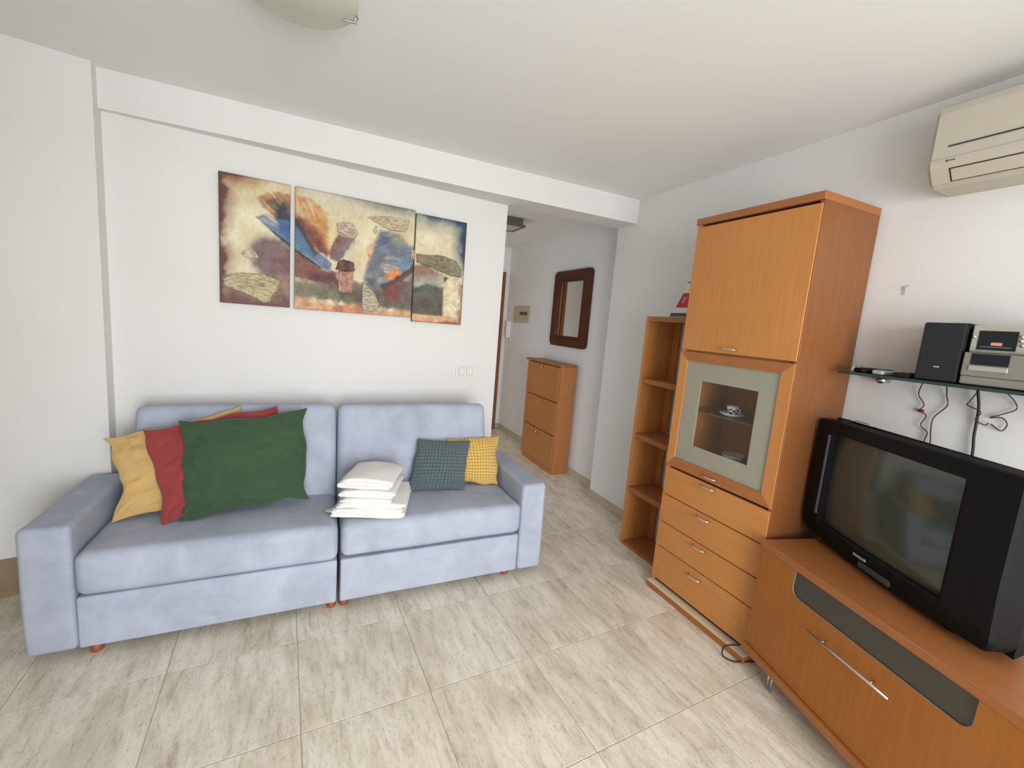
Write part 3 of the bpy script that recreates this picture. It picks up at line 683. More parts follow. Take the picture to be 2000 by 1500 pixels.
PAINT=[
 (0,[(-0.327, 1.787), (-0.26, 1.858), (-0.191, 1.846), (-0.113, 1.819), (-0.112, 1.63), (-0.28, 1.633), (-0.317, 1.682)],(112, 86, 92),0.03,0.02),
 (0,[(-0.226, 1.756), (-0.113, 1.78), (-0.112, 1.67), (-0.212, 1.657)],(128, 84, 88),0.04,0.03),
 (0,[(-0.502, 1.599), (-0.112, 1.654), (-0.11, 1.436), (-0.504, 1.442)],(140, 108, 88),0.02,0.02),
 (0,[(-0.502, 1.524), (-0.28, 1.509), (-0.111, 1.525), (-0.11, 1.436), (-0.504, 1.442)],(112, 70, 68),0.04,0.02),
 (0,[(-0.29, 2.053), (-0.247, 2.088), (-0.186, 2.108), (-0.116, 2.096), (-0.115, 1.943), (-0.185, 1.939), (-0.253, 2.001)],(186, 124, 62),0.012,0.012),
 (0,[(-0.243, 2.055), (-0.186, 2.089), (-0.144, 2.053), (-0.115, 1.99), (-0.114, 1.928), (-0.192, 1.937)],(92, 84, 58),0.02,0.016),
 (0,[(-0.212, 1.964), (-0.172, 2.047), (-0.115, 1.982), (-0.114, 1.913), (-0.171, 1.918)],(36, 52, 66),0.012,0.01),
 (0,[(-0.299, 1.95), (-0.253, 1.975), (-0.199, 1.959), (-0.143, 1.961), (-0.115, 1.943), (-0.113, 1.804), (-0.212, 1.877)],(62, 112, 156),0.007,0.008),
 (0,[(-0.199, 1.929), (-0.115, 1.951), (-0.114, 1.85), (-0.149, 1.868)],(44, 92, 164),0.02,0.02),
 (0,[(-0.299, 1.95), (-0.212, 1.875), (-0.113, 1.802), (-0.113, 1.819), (-0.209, 1.887)],(36, 52, 72),0.005,0.004),
 (1,[(-0.112, 1.63), (0.594, 1.704), (0.604, 1.503), (0.377, 1.507), (0.166, 1.518), (-0.111, 1.533)],(112, 104, 82),0.02,0.03),
 (1,[(0.085, 1.603), (0.27, 1.632), (0.416, 1.621), (0.581, 1.602), (0.584, 1.529), (0.165, 1.544)],(92, 84, 66),0.03,0.03),
 (1,[(-0.111, 1.533), (0.086, 1.519), (0.274, 1.502), (0.377, 1.502), (0.623, 1.505), (0.626, 1.44), (-0.11, 1.452)],(214, 158, 108),0.02,0.02),
 (1,[(0.048, 1.499), (0.274, 1.511), (0.275, 1.467), (0.048, 1.466)],(206, 118, 74),0.03,0.03),
 (1,[(-0.116, 2.104), (-0.03, 2.106), (-0.0, 2.089), (0.065, 2.039), (0.085, 1.801), (0.057, 1.805), (-0.115, 1.974)],(206, 152, 78),0.004,0.003),
 (1,[(-0.029, 2.044), (0.031, 2.032), (0.063, 1.911), (0.073, 1.807), (0.018, 1.871)],(196, 132, 52),0.03,0.03),
 (1,[(-0.115, 2.005), (-0.057, 1.985), (0.04, 1.907), (0.085, 1.797), (0.004, 1.797), (-0.114, 1.928)],(148, 74, 52),0.02,0.015),
 (1,[(-0.101, 1.984), (-0.072, 1.974), (0.081, 1.808), (0.066, 1.782), (-0.115, 1.951)],(118, 54, 40),0.012,0.01),
 (1,[(-0.115, 1.982), (-0.101, 1.984), (0.019, 1.799), (-0.002, 1.756), (-0.114, 1.835)],(38, 48, 64),0.01,0.01),
 (1,[(-0.115, 1.943), (-0.078, 1.911), (0.005, 1.773), (-0.002, 1.74), (-0.113, 1.808)],(70, 116, 150),0.012,0.012),
 (1,[(-0.114, 1.928), (-0.07, 1.857), (-0.048, 1.798), (-0.113, 1.819)],(82, 130, 160),0.03,0.03),
 (1,[(-0.113, 1.808), (-0.002, 1.74), (0.036, 1.713), (0.13, 1.708), (0.139, 1.634), (-0.068, 1.643), (-0.112, 1.654)],(128, 62, 56),0.015,0.015),
 (1,[(-0.039, 1.687), (0.13, 1.7), (0.131, 1.642), (-0.038, 1.638)],(98, 44, 44),0.02,0.02),
 (1,[(-0.01, 1.763), (0.027, 1.805), (0.097, 1.753), (0.086, 1.719), (0.028, 1.716)],(104, 128, 166),0.006,0.006),
 (1,[(-0.113, 1.815), (-0.002, 1.748), (0.044, 1.709), (0.032, 1.712), (-0.01, 1.735), (-0.113, 1.797)],(34, 32, 40),0.004,0.003),
 (1,[(0.068, 2.039), (0.128, 1.938), (0.084, 1.849)],(220, 196, 140),0.02,0.01),
 (1,[(0.084, 1.849), (0.128, 1.934), (0.217, 1.911), (0.128, 1.774), (0.081, 1.776)],(124, 78, 72),0.008,0.008),
 (1,[(0.165, 1.895), (0.217, 1.911), (0.128, 1.774), (0.105, 1.771)],(128, 112, 118),0.02,0.02),
 (1,[(0.304, 1.883), (0.372, 1.987), (0.377, 1.962), (0.3, 1.747)],(226, 168, 98),0.02,0.02),
 (1,[(0.372, 1.995), (0.428, 1.996), (0.527, 1.961), (0.586, 1.873), (0.571, 1.8), (0.415, 1.656), (0.347, 1.618), (0.277, 1.675), (0.315, 1.817)],(96, 112, 130),0.012,0.012),
 (1,[(0.36, 1.96), (0.438, 1.972), (0.449, 1.905), (0.371, 1.893)],(70, 86, 136),0.04,0.03),
 (1,[(0.438, 1.972), (0.517, 1.985), (0.528, 1.935), (0.457, 1.932)],(150, 152, 112),0.04,0.03),
 (1,[(0.323, 1.818), (0.373, 1.842), (0.395, 1.724), (0.328, 1.681)],(120, 116, 128),0.03,0.03),
 (1,[(0.277, 1.684), (0.369, 1.712), (0.355, 1.624), (0.312, 1.636)],(84, 88, 96),0.02,0.02),
 (1,[(0.479, 1.823), (0.585, 1.891), (0.616, 1.841), (0.52, 1.722)],(96, 132, 150),0.02,0.02),
 (1,[(0.529, 1.926), (0.584, 1.926), (0.597, 1.839), (0.532, 1.848)],(110, 128, 158),0.02,0.02),
 (1,[(0.413, 1.718), (0.468, 1.781), (0.523, 1.749), (0.454, 1.683)],(228, 136, 48),0.012,0.012),
 (1,[(0.38, 1.653), (0.501, 1.728), (0.625, 1.843), (0.628, 1.789), (0.521, 1.695), (0.416, 1.621)],(72, 44, 44),0.01,0.01),
 (1,[(0.411, 1.643), (0.521, 1.704), (0.558, 1.69), (0.508, 1.568), (0.418, 1.568)],(132, 56, 56),0.015,0.015),
 (1,[(0.503, 1.684), (0.628, 1.789), (0.642, 1.506), (0.527, 1.561)],(110, 96, 88),0.03,0.02),
 (2,[(0.571, 1.808), (0.673, 1.827), (0.804, 1.756), (0.576, 1.692)],(152, 106, 94),0.02,0.02),
 (2,[(0.575, 1.728), (0.804, 1.765), (0.814, 1.673), (0.578, 1.647)],(170, 168, 146),0.025,0.02),
 (2,[(0.578, 1.656), (0.689, 1.701), (0.813, 1.691), (0.813, 1.484), (0.586, 1.488)],(78, 84, 80),0.012,0.012),
 (2,[(0.581, 1.602), (0.805, 1.615), (0.812, 1.486), (0.586, 1.493)],(92, 88, 74),0.03,0.02),
 (2,[(0.807, 1.747), (0.936, 1.772), (0.944, 1.492), (0.813, 1.482)],(224, 210, 168),0.008,0.006),
 (2,[(0.576, 1.494), (0.955, 1.491), (0.96, 1.415), (0.579, 1.427)],(220, 162, 112),0.006,0.006),
 (2,[(0.804, 1.756), (0.829, 1.754), (0.809, 1.714)],(70, 62, 52),0.004,0.003),
]
RELIEF=[
 ('driftwood_slab',0,[(-0.451, 1.597), (-0.419, 1.631), (-0.347, 1.642), (-0.26, 1.645), (-0.18, 1.62), (-0.197, 1.557), (-0.218, 1.535), (-0.229, 1.494), (-0.263, 1.485), (-0.301, 1.508), (-0.381, 1.537), (-0.448, 1.559)],(196, 182, 132),0.014),
 ('shell',0,[(-0.372, 1.743), (-0.353, 1.764), (-0.327, 1.772), (-0.3, 1.76), (-0.288, 1.73), (-0.314, 1.722), (-0.347, 1.724)],(205, 196, 160),0.016),
 ('stone_flake',1,[(0.112, 1.991), (0.154, 2.003), (0.204, 2.006), (0.242, 1.952), (0.217, 1.911), (0.164, 1.926), (0.124, 1.943)],(206, 180, 152),0.012),
 ('stone_flake',1,[(0.29, 2.06), (0.399, 2.084), (0.556, 2.087), (0.53, 2.007), (0.428, 2.003), (0.374, 2.021)],(206, 182, 140),0.012),
 ('pebble',1,[(0.324, 1.983), (0.343, 2.018), (0.378, 2.006), (0.339, 1.968)],(222, 208, 168),0.01),
 ('stone_flake',1,[(0.277, 1.667), (0.347, 1.601), (0.377, 1.538), (0.369, 1.487), (0.273, 1.487), (0.271, 1.606)],(192, 178, 146),0.012),
 ('clay_cap',1,[(0.114, 1.723), (0.132, 1.771), (0.16, 1.785), (0.215, 1.776), (0.228, 1.725), (0.169, 1.713)],(124, 78, 76),0.014),
 ('copper_plaque',1,[(0.133, 1.715), (0.22, 1.719), (0.213, 1.589), (0.132, 1.586)],(196, 138, 112),0.009),
 ('stone_fragment',1,[(0.56, 1.909), (0.596, 1.908), (0.599, 1.835), (0.571, 1.851)],(186, 170, 128),0.01),
 ('stone_slab',2,[(0.606, 1.885), (0.679, 1.886), (0.776, 1.898), (0.877, 1.878), (0.924, 1.827), (0.926, 1.769), (0.864, 1.771), (0.772, 1.791), (0.683, 1.819), (0.609, 1.83)],(150, 138, 104),0.014),
]
plain('canvas_side', (.10, .06, .045), .8)
plain('switch_line', (.30, .30, .28), .6)
plain('remote_grey', (.42, .41, .40), .5)
mottled('speaker_cloth', (.010, .011, .014), (.020, .021, .025), 300, .9, 500, .4, .001)
plain('ac_line', (.035, .028, .02), .8); plain('ac_seam', (.45, .42, .36), .7); plain('ac_logo', (.10, .09, .07), .6)
mottled('wall_mark', (.40, .36, .33), (.66, .62, .58), 60, .9)
plain('brass', (.80, .68, .42), .25, 1)
plain('panel_cream', (.52, .47, .34), .5); plain('panel_line', (.36, .33, .25), .5)
plain('dark_metal', (.16, .16, .15), .4, .6)
# ------------------------------------------------------------------ triptych
def srgb(c): return np.array(lin(c))
def poly_sd(P, poly):
    """signed distance, negative inside"""
    poly = np.array(poly); n = len(poly); d = np.full(len(P), 1e9); ins = np.zeros(len(P), bool)
    for i in range(n):
        a, c = poly[i], poly[(i+1) % n]; e = c-a; w = P-a
        t = np.clip((w@e)/(e@e+1e-12), 0, 1); d = np.minimum(d, np.hypot(*(w-t[:, None]*e).T))
        cond = (a[1] > P[:, 1]) != (c[1] > P[:, 1])
        xint = (c[0]-a[0])*(P[:, 1]-a[1])/((c[1]-a[1]) if abs(c[1]-a[1]) > 1e-9 else 1e-9)+a[0]
        ins ^= cond & (P[:, 0] < xint)
    return np.where(ins, -d, d)
def vnoise(P, s, seed):
    """smooth value noise, several octaves"""
    r = np.random.RandomState(seed); out = np.zeros(len(P)); amp = .5
    tab = r.rand(64, 64)
    for o in range(4):
        q = P*s*2**o+r.rand(2)*50; i = np.floor(q).astype(int); f = q-i; f = f*f*(3-2*f)
        a = tab[i[:, 0] % 64, i[:, 1] % 64]; c = tab[(i[:, 0]+1) % 64, i[:, 1] % 64]; d = tab[i[:, 0] % 64, (i[:, 1]+1) % 64]; e = tab[(i[:, 0]+1) % 64, (i[:, 1]+1) % 64]
        out += amp*((a*(1-f[:, 0])+c*f[:, 0])*(1-f[:, 1])+(d*(1-f[:, 0])+e*f[:, 0])*f[:, 1]-.5)*2; amp *= .55
    return out
PANELS = [(-.470, -.130, 1.469, 2.155, 'left'), (-.107, .590, 1.466, 2.156, 'mid'), (.596, .950, 1.442, 2.141, 'right')]
APEX = (0.085, 1.764)
FAN = {(186, 124, 62), (92, 84, 58), (206, 152, 78), (196, 132, 52), (148, 74, 52), (70, 116, 150), (62, 112, 156), (82, 130, 160), (96, 112, 130)}
def paint(P, k):
    xa, xb, za, zb_, _ = PANELS[k]
    n1, n2, n3 = vnoise(P, 9, 10+k), vnoise(P, 30, 20+k), vnoise(P, 70, 30+k)
    col = np.tile(srgb((214, 200, 152)), (len(P), 1))
    def blend(c, a): 
        nonlocal col
        a = np.clip(a, 0, 1)[:, None]; col = col*(1-a)+srgb(c)*a
    blend((232, 222, 186), .5+.9*n1); blend((196, 172, 108), -.1+.8*n2*(n1 < .2))
    dl, dr, db, dt = P[:, 0]-xa, xb-P[:, 0], P[:, 1]-za, zb_-P[:, 1]
    wob = .03*n1+.02*n2
    def edge(d, w): return np.clip(1-(d+wob)/w, 0, 1)**1.2
    if k == 0:
        blend((206, 168, 92), edge(dt, .16)*.5)
        blend((132, 70, 44), np.maximum(edge(dl, .085), edge(dt+.35*np.maximum(dl-.06, 0), .10))); blend((84, 42, 36), np.maximum(edge(dl, .03), edge(dt+.3*dl, .03)))
    if k == 1:
        blend((196, 190, 166), edge(dt, .16)*.6); blend((112, 120, 112), edge(dt+.25*np.maximum(.45-dl, 0), .07)*.9); blend((214, 168, 96), edge(dl+.4*np.maximum(.5-dt, 0)*0, .05)*(dt < .25)*.7)
    if k == 2:
        blend((150, 158, 136), edge(dt, .14)*.8); blend((72, 112, 134), np.maximum(edge(dt+.18*np.maximum(dr-.05, 0), .11), edge(dr+.35*np.maximum(dt-.2, 0), .12))); blend((34, 62, 84), edge(np.minimum(dr, dt*1.3)+.4*np.maximum(dr+dt-.25, 0), .05))
    for pk, poly, c, soft, amp in PAINT:
        if pk != k: continue
        d = poly_sd(P, poly)+amp*(n2*.7+n1*.5)
        a = np.clip(.5-d/(2*soft), 0, 1); a = a*a*(3-2*a)
        if c in FAN:          # brush strokes that run out from the point where the wings meet
            rel = P-np.array(APEX); rad = np.hypot(rel[:, 0], rel[:, 1]); an = np.arctan2(rel[:, 1], rel[:, 0])
            st = vnoise(np.stack([an*2.2, rad*.8], 1), 9, 70+k)
            a = a*np.clip(1.15+1.3*st-np.clip(rad-.22, 0, 1)*1.6, 0, 1); blend(tuple(x*.6 for x in c), 0*a) if False else None
            col *= (1+.22*st*a)[:, None]
        blend(c, a*.95)
        blend(tuple(min(255, x*1.22+8) for x in c), a*np.clip(.9*n2+.25*n3, 0, .8)*.7); blend(tuple(x*.62 for x in c), a*np.clip(-.9*n2-.3*n3, 0, .8)*.8)
    if k == 0: blend((104, 58, 52), edge(db, .045)*.8); blend((98, 52, 40), edge(dl, .02))
    if k == 2: blend((150, 84, 62), np.maximum(edge(dr, .04)*(dt > .42), edge(db, .02))*.9)
    brush = vnoise(P*np.array([1, .35]), 110, 50+k)
    col *= (1+.10*brush+.08*n3)[:, None]
    rim = np.minimum.reduce([dl, dr, db, dt]); col *= (.55+.45*np.clip(rim/.008, 0, 1))[:, None]
    g = col.mean(1, keepdims=True); col = g+(col-g)*.84
    return np.clip(col, 0, 1)
def rough_relief(poly, xz2w, depth, seed):
    """a chip of stone: irregular outline, bevelled rim and a grooved top"""
    b = B(); pts = []; rnd = random.Random(seed)
    for p, q in zip(poly, poly[1:]+poly[:1]):
        k = max(2, int(math.hypot(q[0]-p[0], q[1]-p[1])/.012))
        for i in range(k):
            t = i/k; pts.append((p[0]+(q[0]-p[0])*t+rnd.uniform(-.0022, .0022), p[1]+(q[1]-p[1])*t+rnd.uniform(-.0022, .0022)))
    cx = sum(p[0] for p in pts)/len(pts); cz = sum(p[1] for p in pts)/len(pts)
    rings = []
    for s, y in ((1, 0), (1, .55), (.94, .92), (.78, 1), (.55, 1.05), (.28, 1.0)):
        ring = []
        for p in pts:
            x, z_ = cx+(p[0]-cx)*s, cz+(p[1]-cz)*s
            dd = depth*y*(1+(.35*noise.noise(Vector((x*60, z_*160, seed)))+.2*noise.noise(Vector((x*200, z_*200, seed))) if y > .6 else 0))
            ring.append(b.bm.verts.new(xz2w(x, z_, dd)))
        rings.append(ring)
    n = len(pts)
    for A, C in zip(rings, rings[1:]):
        for k in range(n): b.bm.faces.new((A[k], A[(k+1) % n], C[(k+1) % n], C[k]))
    c = b.bm.verts.new(xz2w(cx, cz, depth))
    for k in range(n): b.bm.faces.new((rings[-1][k], rings[-1][(k+1) % n], c))
    return b
def triptych():
    nrm = Vector((SW, -1, 0)).normalized()
    labels = ['narrow canvas with a blue wing and a grooved wood chip', 'wide middle canvas with an orange fan and copper coloured block', 'narrow canvas with a stone slab over a dark square']
    for k, (xa, xb, za, zb_, nm) in enumerate(PANELS):
        th = .022
        def W(x, z_, d): return Vector((x, wy(x), z_))+nrm*(th+d)
        root = thing('canvas_painting', 'abstract '+labels[k], 'painting', Vector((( xa+xb)/2, wy((xa+xb)/2), za)), group='three part abstract painting over the sofa')
        st = .0033; nx, nz = int((xb-xa)/st), int((zb_-za)/st)
        X, Z = np.meshgrid(np.linspace(xa, xb, nx+1), np.linspace(za, zb_, nz+1), indexing='ij')
        P = np.stack([X.ravel(), Z.ravel()], 1)
        org = ORG[root.name]
        co = np.stack([P[:, 0]+nrm.x*th-org.x, DW+SW*P[:, 0]+nrm.y*th-org.y, P[:, 1]-org.z], 1)
        me = bpy.data.meshes.new('canvas_face')
        idx = np.arange((nx+1)*(nz+1)).reshape(nx+1, nz+1)
        F = np.stack([idx[:-1, :-1], idx[1:, :-1], idx[1:, 1:], idx[:-1, 1:]], -1).reshape(-1, 4)
        me.from_pydata(co.tolist(), [], F.tolist())
        ca = me.color_attributes.new('paint', 'FLOAT_COLOR', 'POINT')
        ca.data.foreach_set('color', np.concatenate([paint(P, k), np.ones((len(P), 1))], 1).astype(np.float32).ravel())
        o = bpy.data.objects.new('canvas_face', me); COL.objects.link(o); me.materials.append(M['oil_paint']); o.parent = root
        b = B(); c4 = [W(xa, za, -.0004), W(xb, za, -.0004), W(xb, zb_, -.0004), W(xa, zb_, -.0004)]; k4 = [c-nrm*(th-.0015) for c in c4]
        b.mesh(c4+k4, [(0, 1, 2, 3), (7, 6, 5, 4), (0, 4, 5, 1), (1, 5, 6, 2), (2, 6, 7, 3), (3, 7, 4, 0)]); obj('stretcher', b, M['canvas_side'], root)
        for q, (rn, pk, poly, c, dep) in enumerate(RELIEF):
            if pk != k: continue
            key = 'relief_%d_%d_%d' % tuple(c)
            if key not in M:
                l = lin(c); g_ = sum(l)/3; l = tuple(g_+(x-g_)*.72 for x in l); mottled(key, tuple(x*.62 for x in l), tuple(min(1, x*1.15) for x in l), 38, .75, 120, .6, .003, (1, 1, 3.2) if 'stone' in rn or 'wood' in rn else (1, 1, 1), .36, .58)
            obj(rn, rough_relief(poly, W, dep*1.5, q+1), M[key], root)
triptych()

# ------------------------------------------------------------------ light switch on the sofa wall
def light_switch():
    nrm = Vector((SW, -1, 0)).normalized(); xd = Vector((1, SW, 0)).normalized()
    c = Vector((1.016, wy(1.016), 1.108)); R = Matrix.Translation(c) @ Matrix((xd, -nrm, Vector((0, 0, 1)))).transposed().to_4x4()
    t = thing('light_switch', 'white double light switch on the wall beside the hall opening', 'light switch', c-Vector((0, 0, .042)))
    b = B(); b.box(-.075, .075, -.010, 0, -.042, .042, .003, 2, M=R); obj('plate', b, M['white_plastic'], t)
    for x in (-.032, .032):
        b = B(); b.box(x-.024, x+.024, -.0105, -.0098, -.028, .028, 0, M=R); k = obj('rocker_gap', b, M['switch_line'], t)
        b = B(); b.box(x-.022, x+.022, -.014, -.010, -.026, .026, .0015, M=R); obj('rocker', b, M['white_plastic'], k)
light_switch()

# ------------------------------------------------------------------ glass shelf and what is on it
def wall_shelf():
    t = thing('wall_shelf', 'green edged glass shelf above the television', 'shelf', (2.17, .62, 1.36))
    b = B(); b.box(2.070, XR-.001, .06, 1.112, 1.384, 1.396, .001); obj('glass_board', b, M['shelf_glass'], t)
    for y in (1.02, .15):
        b = B(); b.tube([(XR, y, 1.369), (2.215, y, 1.369)], .0145, 16); br = obj('bracket', b, M['steel'], t, True)
wall_shelf()
ZS = 1.3965
def speaker(yc, label):
    t = thing('speaker', label, 'speaker', (2.17, yc, ZS))
    y0, y1 = yc-.062, yc+.062
    b = B(); b.box(2.098, 2.255, y0, y1, ZS, 1.612, .003); obj('cabinet', b, M['black_plastic'], t)
    b = B(); b.box(2.086, 2.098, y0+.003, y1-.003, ZS+.004, 1.609, .004, 2); obj('grille', b, M['speaker_cloth'], t)
    b = B(); b.box(2.0845, 2.0862, yc-.008, yc+.008, 1.448, 1.4525, .0005); obj('badge', b, M['light_silver'], t)
speaker(.797, 'black cloth fronted speaker standing left of the silver stereo')
def stereo():
    t = thing('stereo', 'silver compact stereo with two dark windows on the glass shelf', 'stereo', (2.16, .60, ZS))
    ya, yb = .50, .728; xf = 2.098
    b = B(); b.box(xf+.012, 2.255, ya+.003, yb-.003, ZS, 1.604, .003); obj('body', b, M['dark_grey'], t)
    b = B(); b.box(xf, xf+.014, ya+.008, yb-.004, 1.515, 1.607, .003, 2); up = obj('upper_front', b, M['light_silver'], t)
    b = B(); b.box(xf-.014, xf+.014, ya, yb+.001, 1.4295, 1.512, .004, 2); lo = obj('lower_front', b, M['silver_plastic'], t)
    b = B(); b.box(xf-.012, xf+.014, ya+.008, yb, 1.4005, 1.429, .004, 2); obj('foot_panel', b, M['silver_plastic'], t)
    b = B(); b.box(xf-.016, xf-.004, ya+.02, yb-.012, 1.513, 1.5165, .001); obj('ledge', b, M['silver_plastic'], t)
    b = B(); b.box(xf-.0015, xf, .612, .706, 1.523, 1.588); d = obj('display', b, M['display_black'], up)
    b = B(); b.box(xf-.0155, xf-.014, .615, .708, 1.470, 1.5085); obj('cassette_window', b, M['display_black'], lo)
    b = B(); b.box(xf-.018, xf-.014, .614, .709, 1.450, 1.466, .001); obj('cassette_label', b, M['light_silver'], lo)
    b = B(); b.box(xf-.0148, xf-.0153, .628, .696, 1.481, 1.489); obj('tape_reel_bar', b, M['dark_grey'], lo)
    b = B(); b.box(xf-.0022, xf-.0015, .645, .672, 1.539, 1.549); obj('sticker', b, M['orange_label'], t)
    b = B(); b.box(xf-.0022, xf-.0015, .622, .698, 1.5325, 1.5345); obj('disc_slot', b, M['silver_plastic'], t)
    for y, z_ in ((.717, 1.566), (.603, 1.572), (.603, 1.558), (.588, 1.572), (.588, 1.558), (.598, 1.543)):
        b = B(); b.tube([(xf, y, z_), (xf-.005, y, z_)], .0055, 12); obj('button', b, M['chrome'], up, True)
    b = B(); b.tube([(xf, .54, 1.565), (xf-.014, .54, 1.565)], .02, 20); obj('volume_knob', b, M['light_silver'], up, True)
stereo()
def remote(name, cx, cy, L, Wd, Hh, rot, body, top, label, keys=0):
    R = Matrix.Translation((cx, cy, ZS)) @ Matrix.Rotation(math.radians(rot), 4, 'Z')
    t = thing(name, label, 'remote control', (cx, cy, ZS))
    b = B(); b.box(-L/2, L/2, -Wd/2, Wd/2, 0, Hh, Hh*.38, 3, M=R); obj('case', b, M[body], t, False)
    if keys:
        for k in range(keys):
            for s in (-1, 1):
                b = B(); b.box(-L/2+.02+k*.014, -L/2+.028+k*.014, s*Wd*.2-.004, s*Wd*.2+.004, Hh, Hh+.002, .0005, M=R); obj('key', b, M[top], t)
remote('remote_control', 2.165, 1.075, .15, .045, .022, 18, 'cream_plastic', 'dark_grey', 'cream air conditioner remote at the end of the glass shelf', 3)
remote('remote_control', 2.150, 1.015, .15, .046, .020, -22, 'black_plastic', 'dark_grey', 'black remote beside the cream one on the glass shelf', 4)
remote('remote_control', 2.145, .962, .14, .042, .018, -8, 'remote_grey', 'dark_grey', 'pale grey remote between the black ones on the glass shelf', 4)
remote('remote_control', 2.140, .905, .16, .048, .018, 12, 'black_plastic', 'silver_plastic', 'black remote with silver keys next to the speaker', 4)


# ------------------------------------------------------------------ cables under the shelf
def smooth_path(P, k=5):
    P = [Vector(p) for p in P]; out = []
    for i in range(len(P)-1):
        p0, p1, p2, p3 = P[max(i-1, 0)], P[i], P[i+1], P[min(i+2, len(P)-1)]
        for j in range(k):
            t = j/k
            out.append(.5*((2*p1)+(p2-p0)*t+(2*p0-5*p1+4*p2-p3)*t*t+(3*p1-p0-3*p2+p3)*t**3))
    return out+[P[-1]]
def cable(pts, r, mat, label):
    b = B(); b.tube(smooth_path(pts), r, 7); return tagged('cable', b, M[mat], label, 'cable', True)
xw = 2.262
cable([(xw-.02, .886, 1.379), (xw, .900, 1.33), (xw, .876, 1.291), (xw, .885, 1.264), (xw, .862, 1.247), (xw, .873, 1.206), (xw, .847, 1.181), (xw, .852, 1.14), (xw, .85, 1.0)], .0021, 'cable_brown', 'thin twisted brown wire hanging in zigzags behind the television')
cable([(xw-.02, .812, 1.379), (xw, .814, 1.34), (xw, .806, 1.30), (xw, .838, 1.245), (xw, .838, 1.19), (xw, .832, 1.14), (xw, .83, 1.0)], .0023, 'cable_brown', 'smooth brown wire beside the zigzag wire under the shelf')
cable([(xw-.03, .722, 1.379), (xw-.004, .716, 1.305), (xw-.004, .712, 1.207), (xw-.004, .705, 1.14), (xw-.004, .70, 1.0)], .0046, 'cable_black', 'thick straight black cable running down from the stereo')
cable([(xw-.006, .725, 1.379), (xw-.012, .742, 1.33), (xw-.012, .745, 1.315), (xw-.014, .705, 1.298), (xw-.010, .717, 1.266), (xw-.006, .690, 1.252), (xw-.004, .683, 1.262)], .0019, 'cable_brown', 'thin brown wire crossing the thick black cable')
cable([(xw-.02, .650, 1.379), (xw, .632, 1.352), (xw, .624, 1.325), (xw, .655, 1.300), (xw, .684, 1.281), (xw, .655, 1.288), (xw, .637, 1.268), (xw, .648, 1.240), (xw, .677, 1.259)], .002, 'cable_brown', 'thin wire curled into a loop under the stereo')
b = B(); b.box(xw-.004, xw+.006, .872, .892, 1.258, 1.270, .002); tagged('cable_clip', b, M['cable_red'], 'small dark red clip on the zigzag wire', 'clip')
cable([(1.93, 1.152, .02), (1.88, 1.150, .075), (1.835, 1.175, .085), (1.795, 1.225, .055), (1.785, 1.225, .010), (1.80, 1.185, .006), (1.84, 1.165, .008), (1.90, 1.14, .012)], .0036, 'cable_black', 'black power cord looped on the floor by the cabinet plinth')
# anchor left in the wall
b = B(); b.lathe([(0, 0), (.006, 0), (.007, .004), (0, .005)], (0, 0, 0), 14, M=Matrix.Translation((XR, 1.025, 1.765)) @ Matrix.Rotation(math.radians(-90), 4, 'Y')); b.box(XR-.0015, XR, 1.010, 1.022, 1.768, 1.776).box(XR-.0012, XR, 1.020, 1.033, 1.735, 1.757)
tagged('wall_plug', b, M['wall_mark'], 'grey screw plug and chipped plaster on the bare wall', 'wall plug')

# ------------------------------------------------------------------ air conditioner
def air_conditioner():
    t = thing('air_conditioner', 'cream wall mounted air conditioner with slim louvre', 'air conditioner', (2.18, .55, 2.115))
    y0, y1 = .13, .952
    prof = [(XR-.001, 2.405), (2.115, 2.402), (2.095, 2.390), (2.087, 2.365), (2.086, 2.19), (2.094, 2.170), (2.128, 2.128), (2.150, 2.115), (XR-.001, 2.113)]
    b = B(); b.prism(prof, 1, y0, y1)
    es = [e for e in b.bm.edges if abs(e.verts[0].co.y-e.verts[1].co.y) < 1e-6]
    bmesh.ops.bevel(b.bm, geom=es, offset=.014, segments=4, affect='EDGES'); obj('case', b, M['cream_plastic'], t)
    b = B(); b.box(2.083, 2.0865, y0+.03, .894, 2.2425, 2.2465); obj('intake_slit', b, M['ac_line'], t)
    b = B(); b.box(2.0838, 2.0862, y0+.01, y1-.012, 2.2045, 2.2055); obj('panel_seam', b, M['ac_seam'], t)
    a = math.atan2(.042, .034)
    def onslope(u0, u1, out, ya, yb, mat, nm, par=t):
        p = Vector((2.094, 0, 2.170)); d = Vector((.034, 0, -.042)).normalized(); n = Vector((-d.z*-1, 0, d.x))
        n = Vector((-.777, 0, -.629))
        q = [p+d*u0, p+d*u1, p+d*u1+n*out, p+d*u0+n*out]
        b = B(); b.mesh([(v.x, ya, v.z) for v in q]+[(v.x, yb, v.z) for v in q], [(0, 1, 2, 3), (7, 6, 5, 4), (0, 4, 5, 1), (1, 5, 6, 2), (2, 6, 7, 3), (3, 7, 4, 0)]); return obj(nm, b, M[mat], par)
    lv = onslope(.001, .053, .0012, y0+.04, .884, 'ac_line', 'outlet_gap')
    onslope(.005, .049, .0035, y0+.043, .879, 'cream_plastic', 'louvre', lv)
    b = B(); b.tube([(2.0862, .890, 2.194), (2.0850, .890, 2.194)], .0042, 12).box(2.0850, 2.0862, .868, .884, 2.1925, 2.1962); obj('logo', b, M['ac_logo'], t)
air_conditioner()

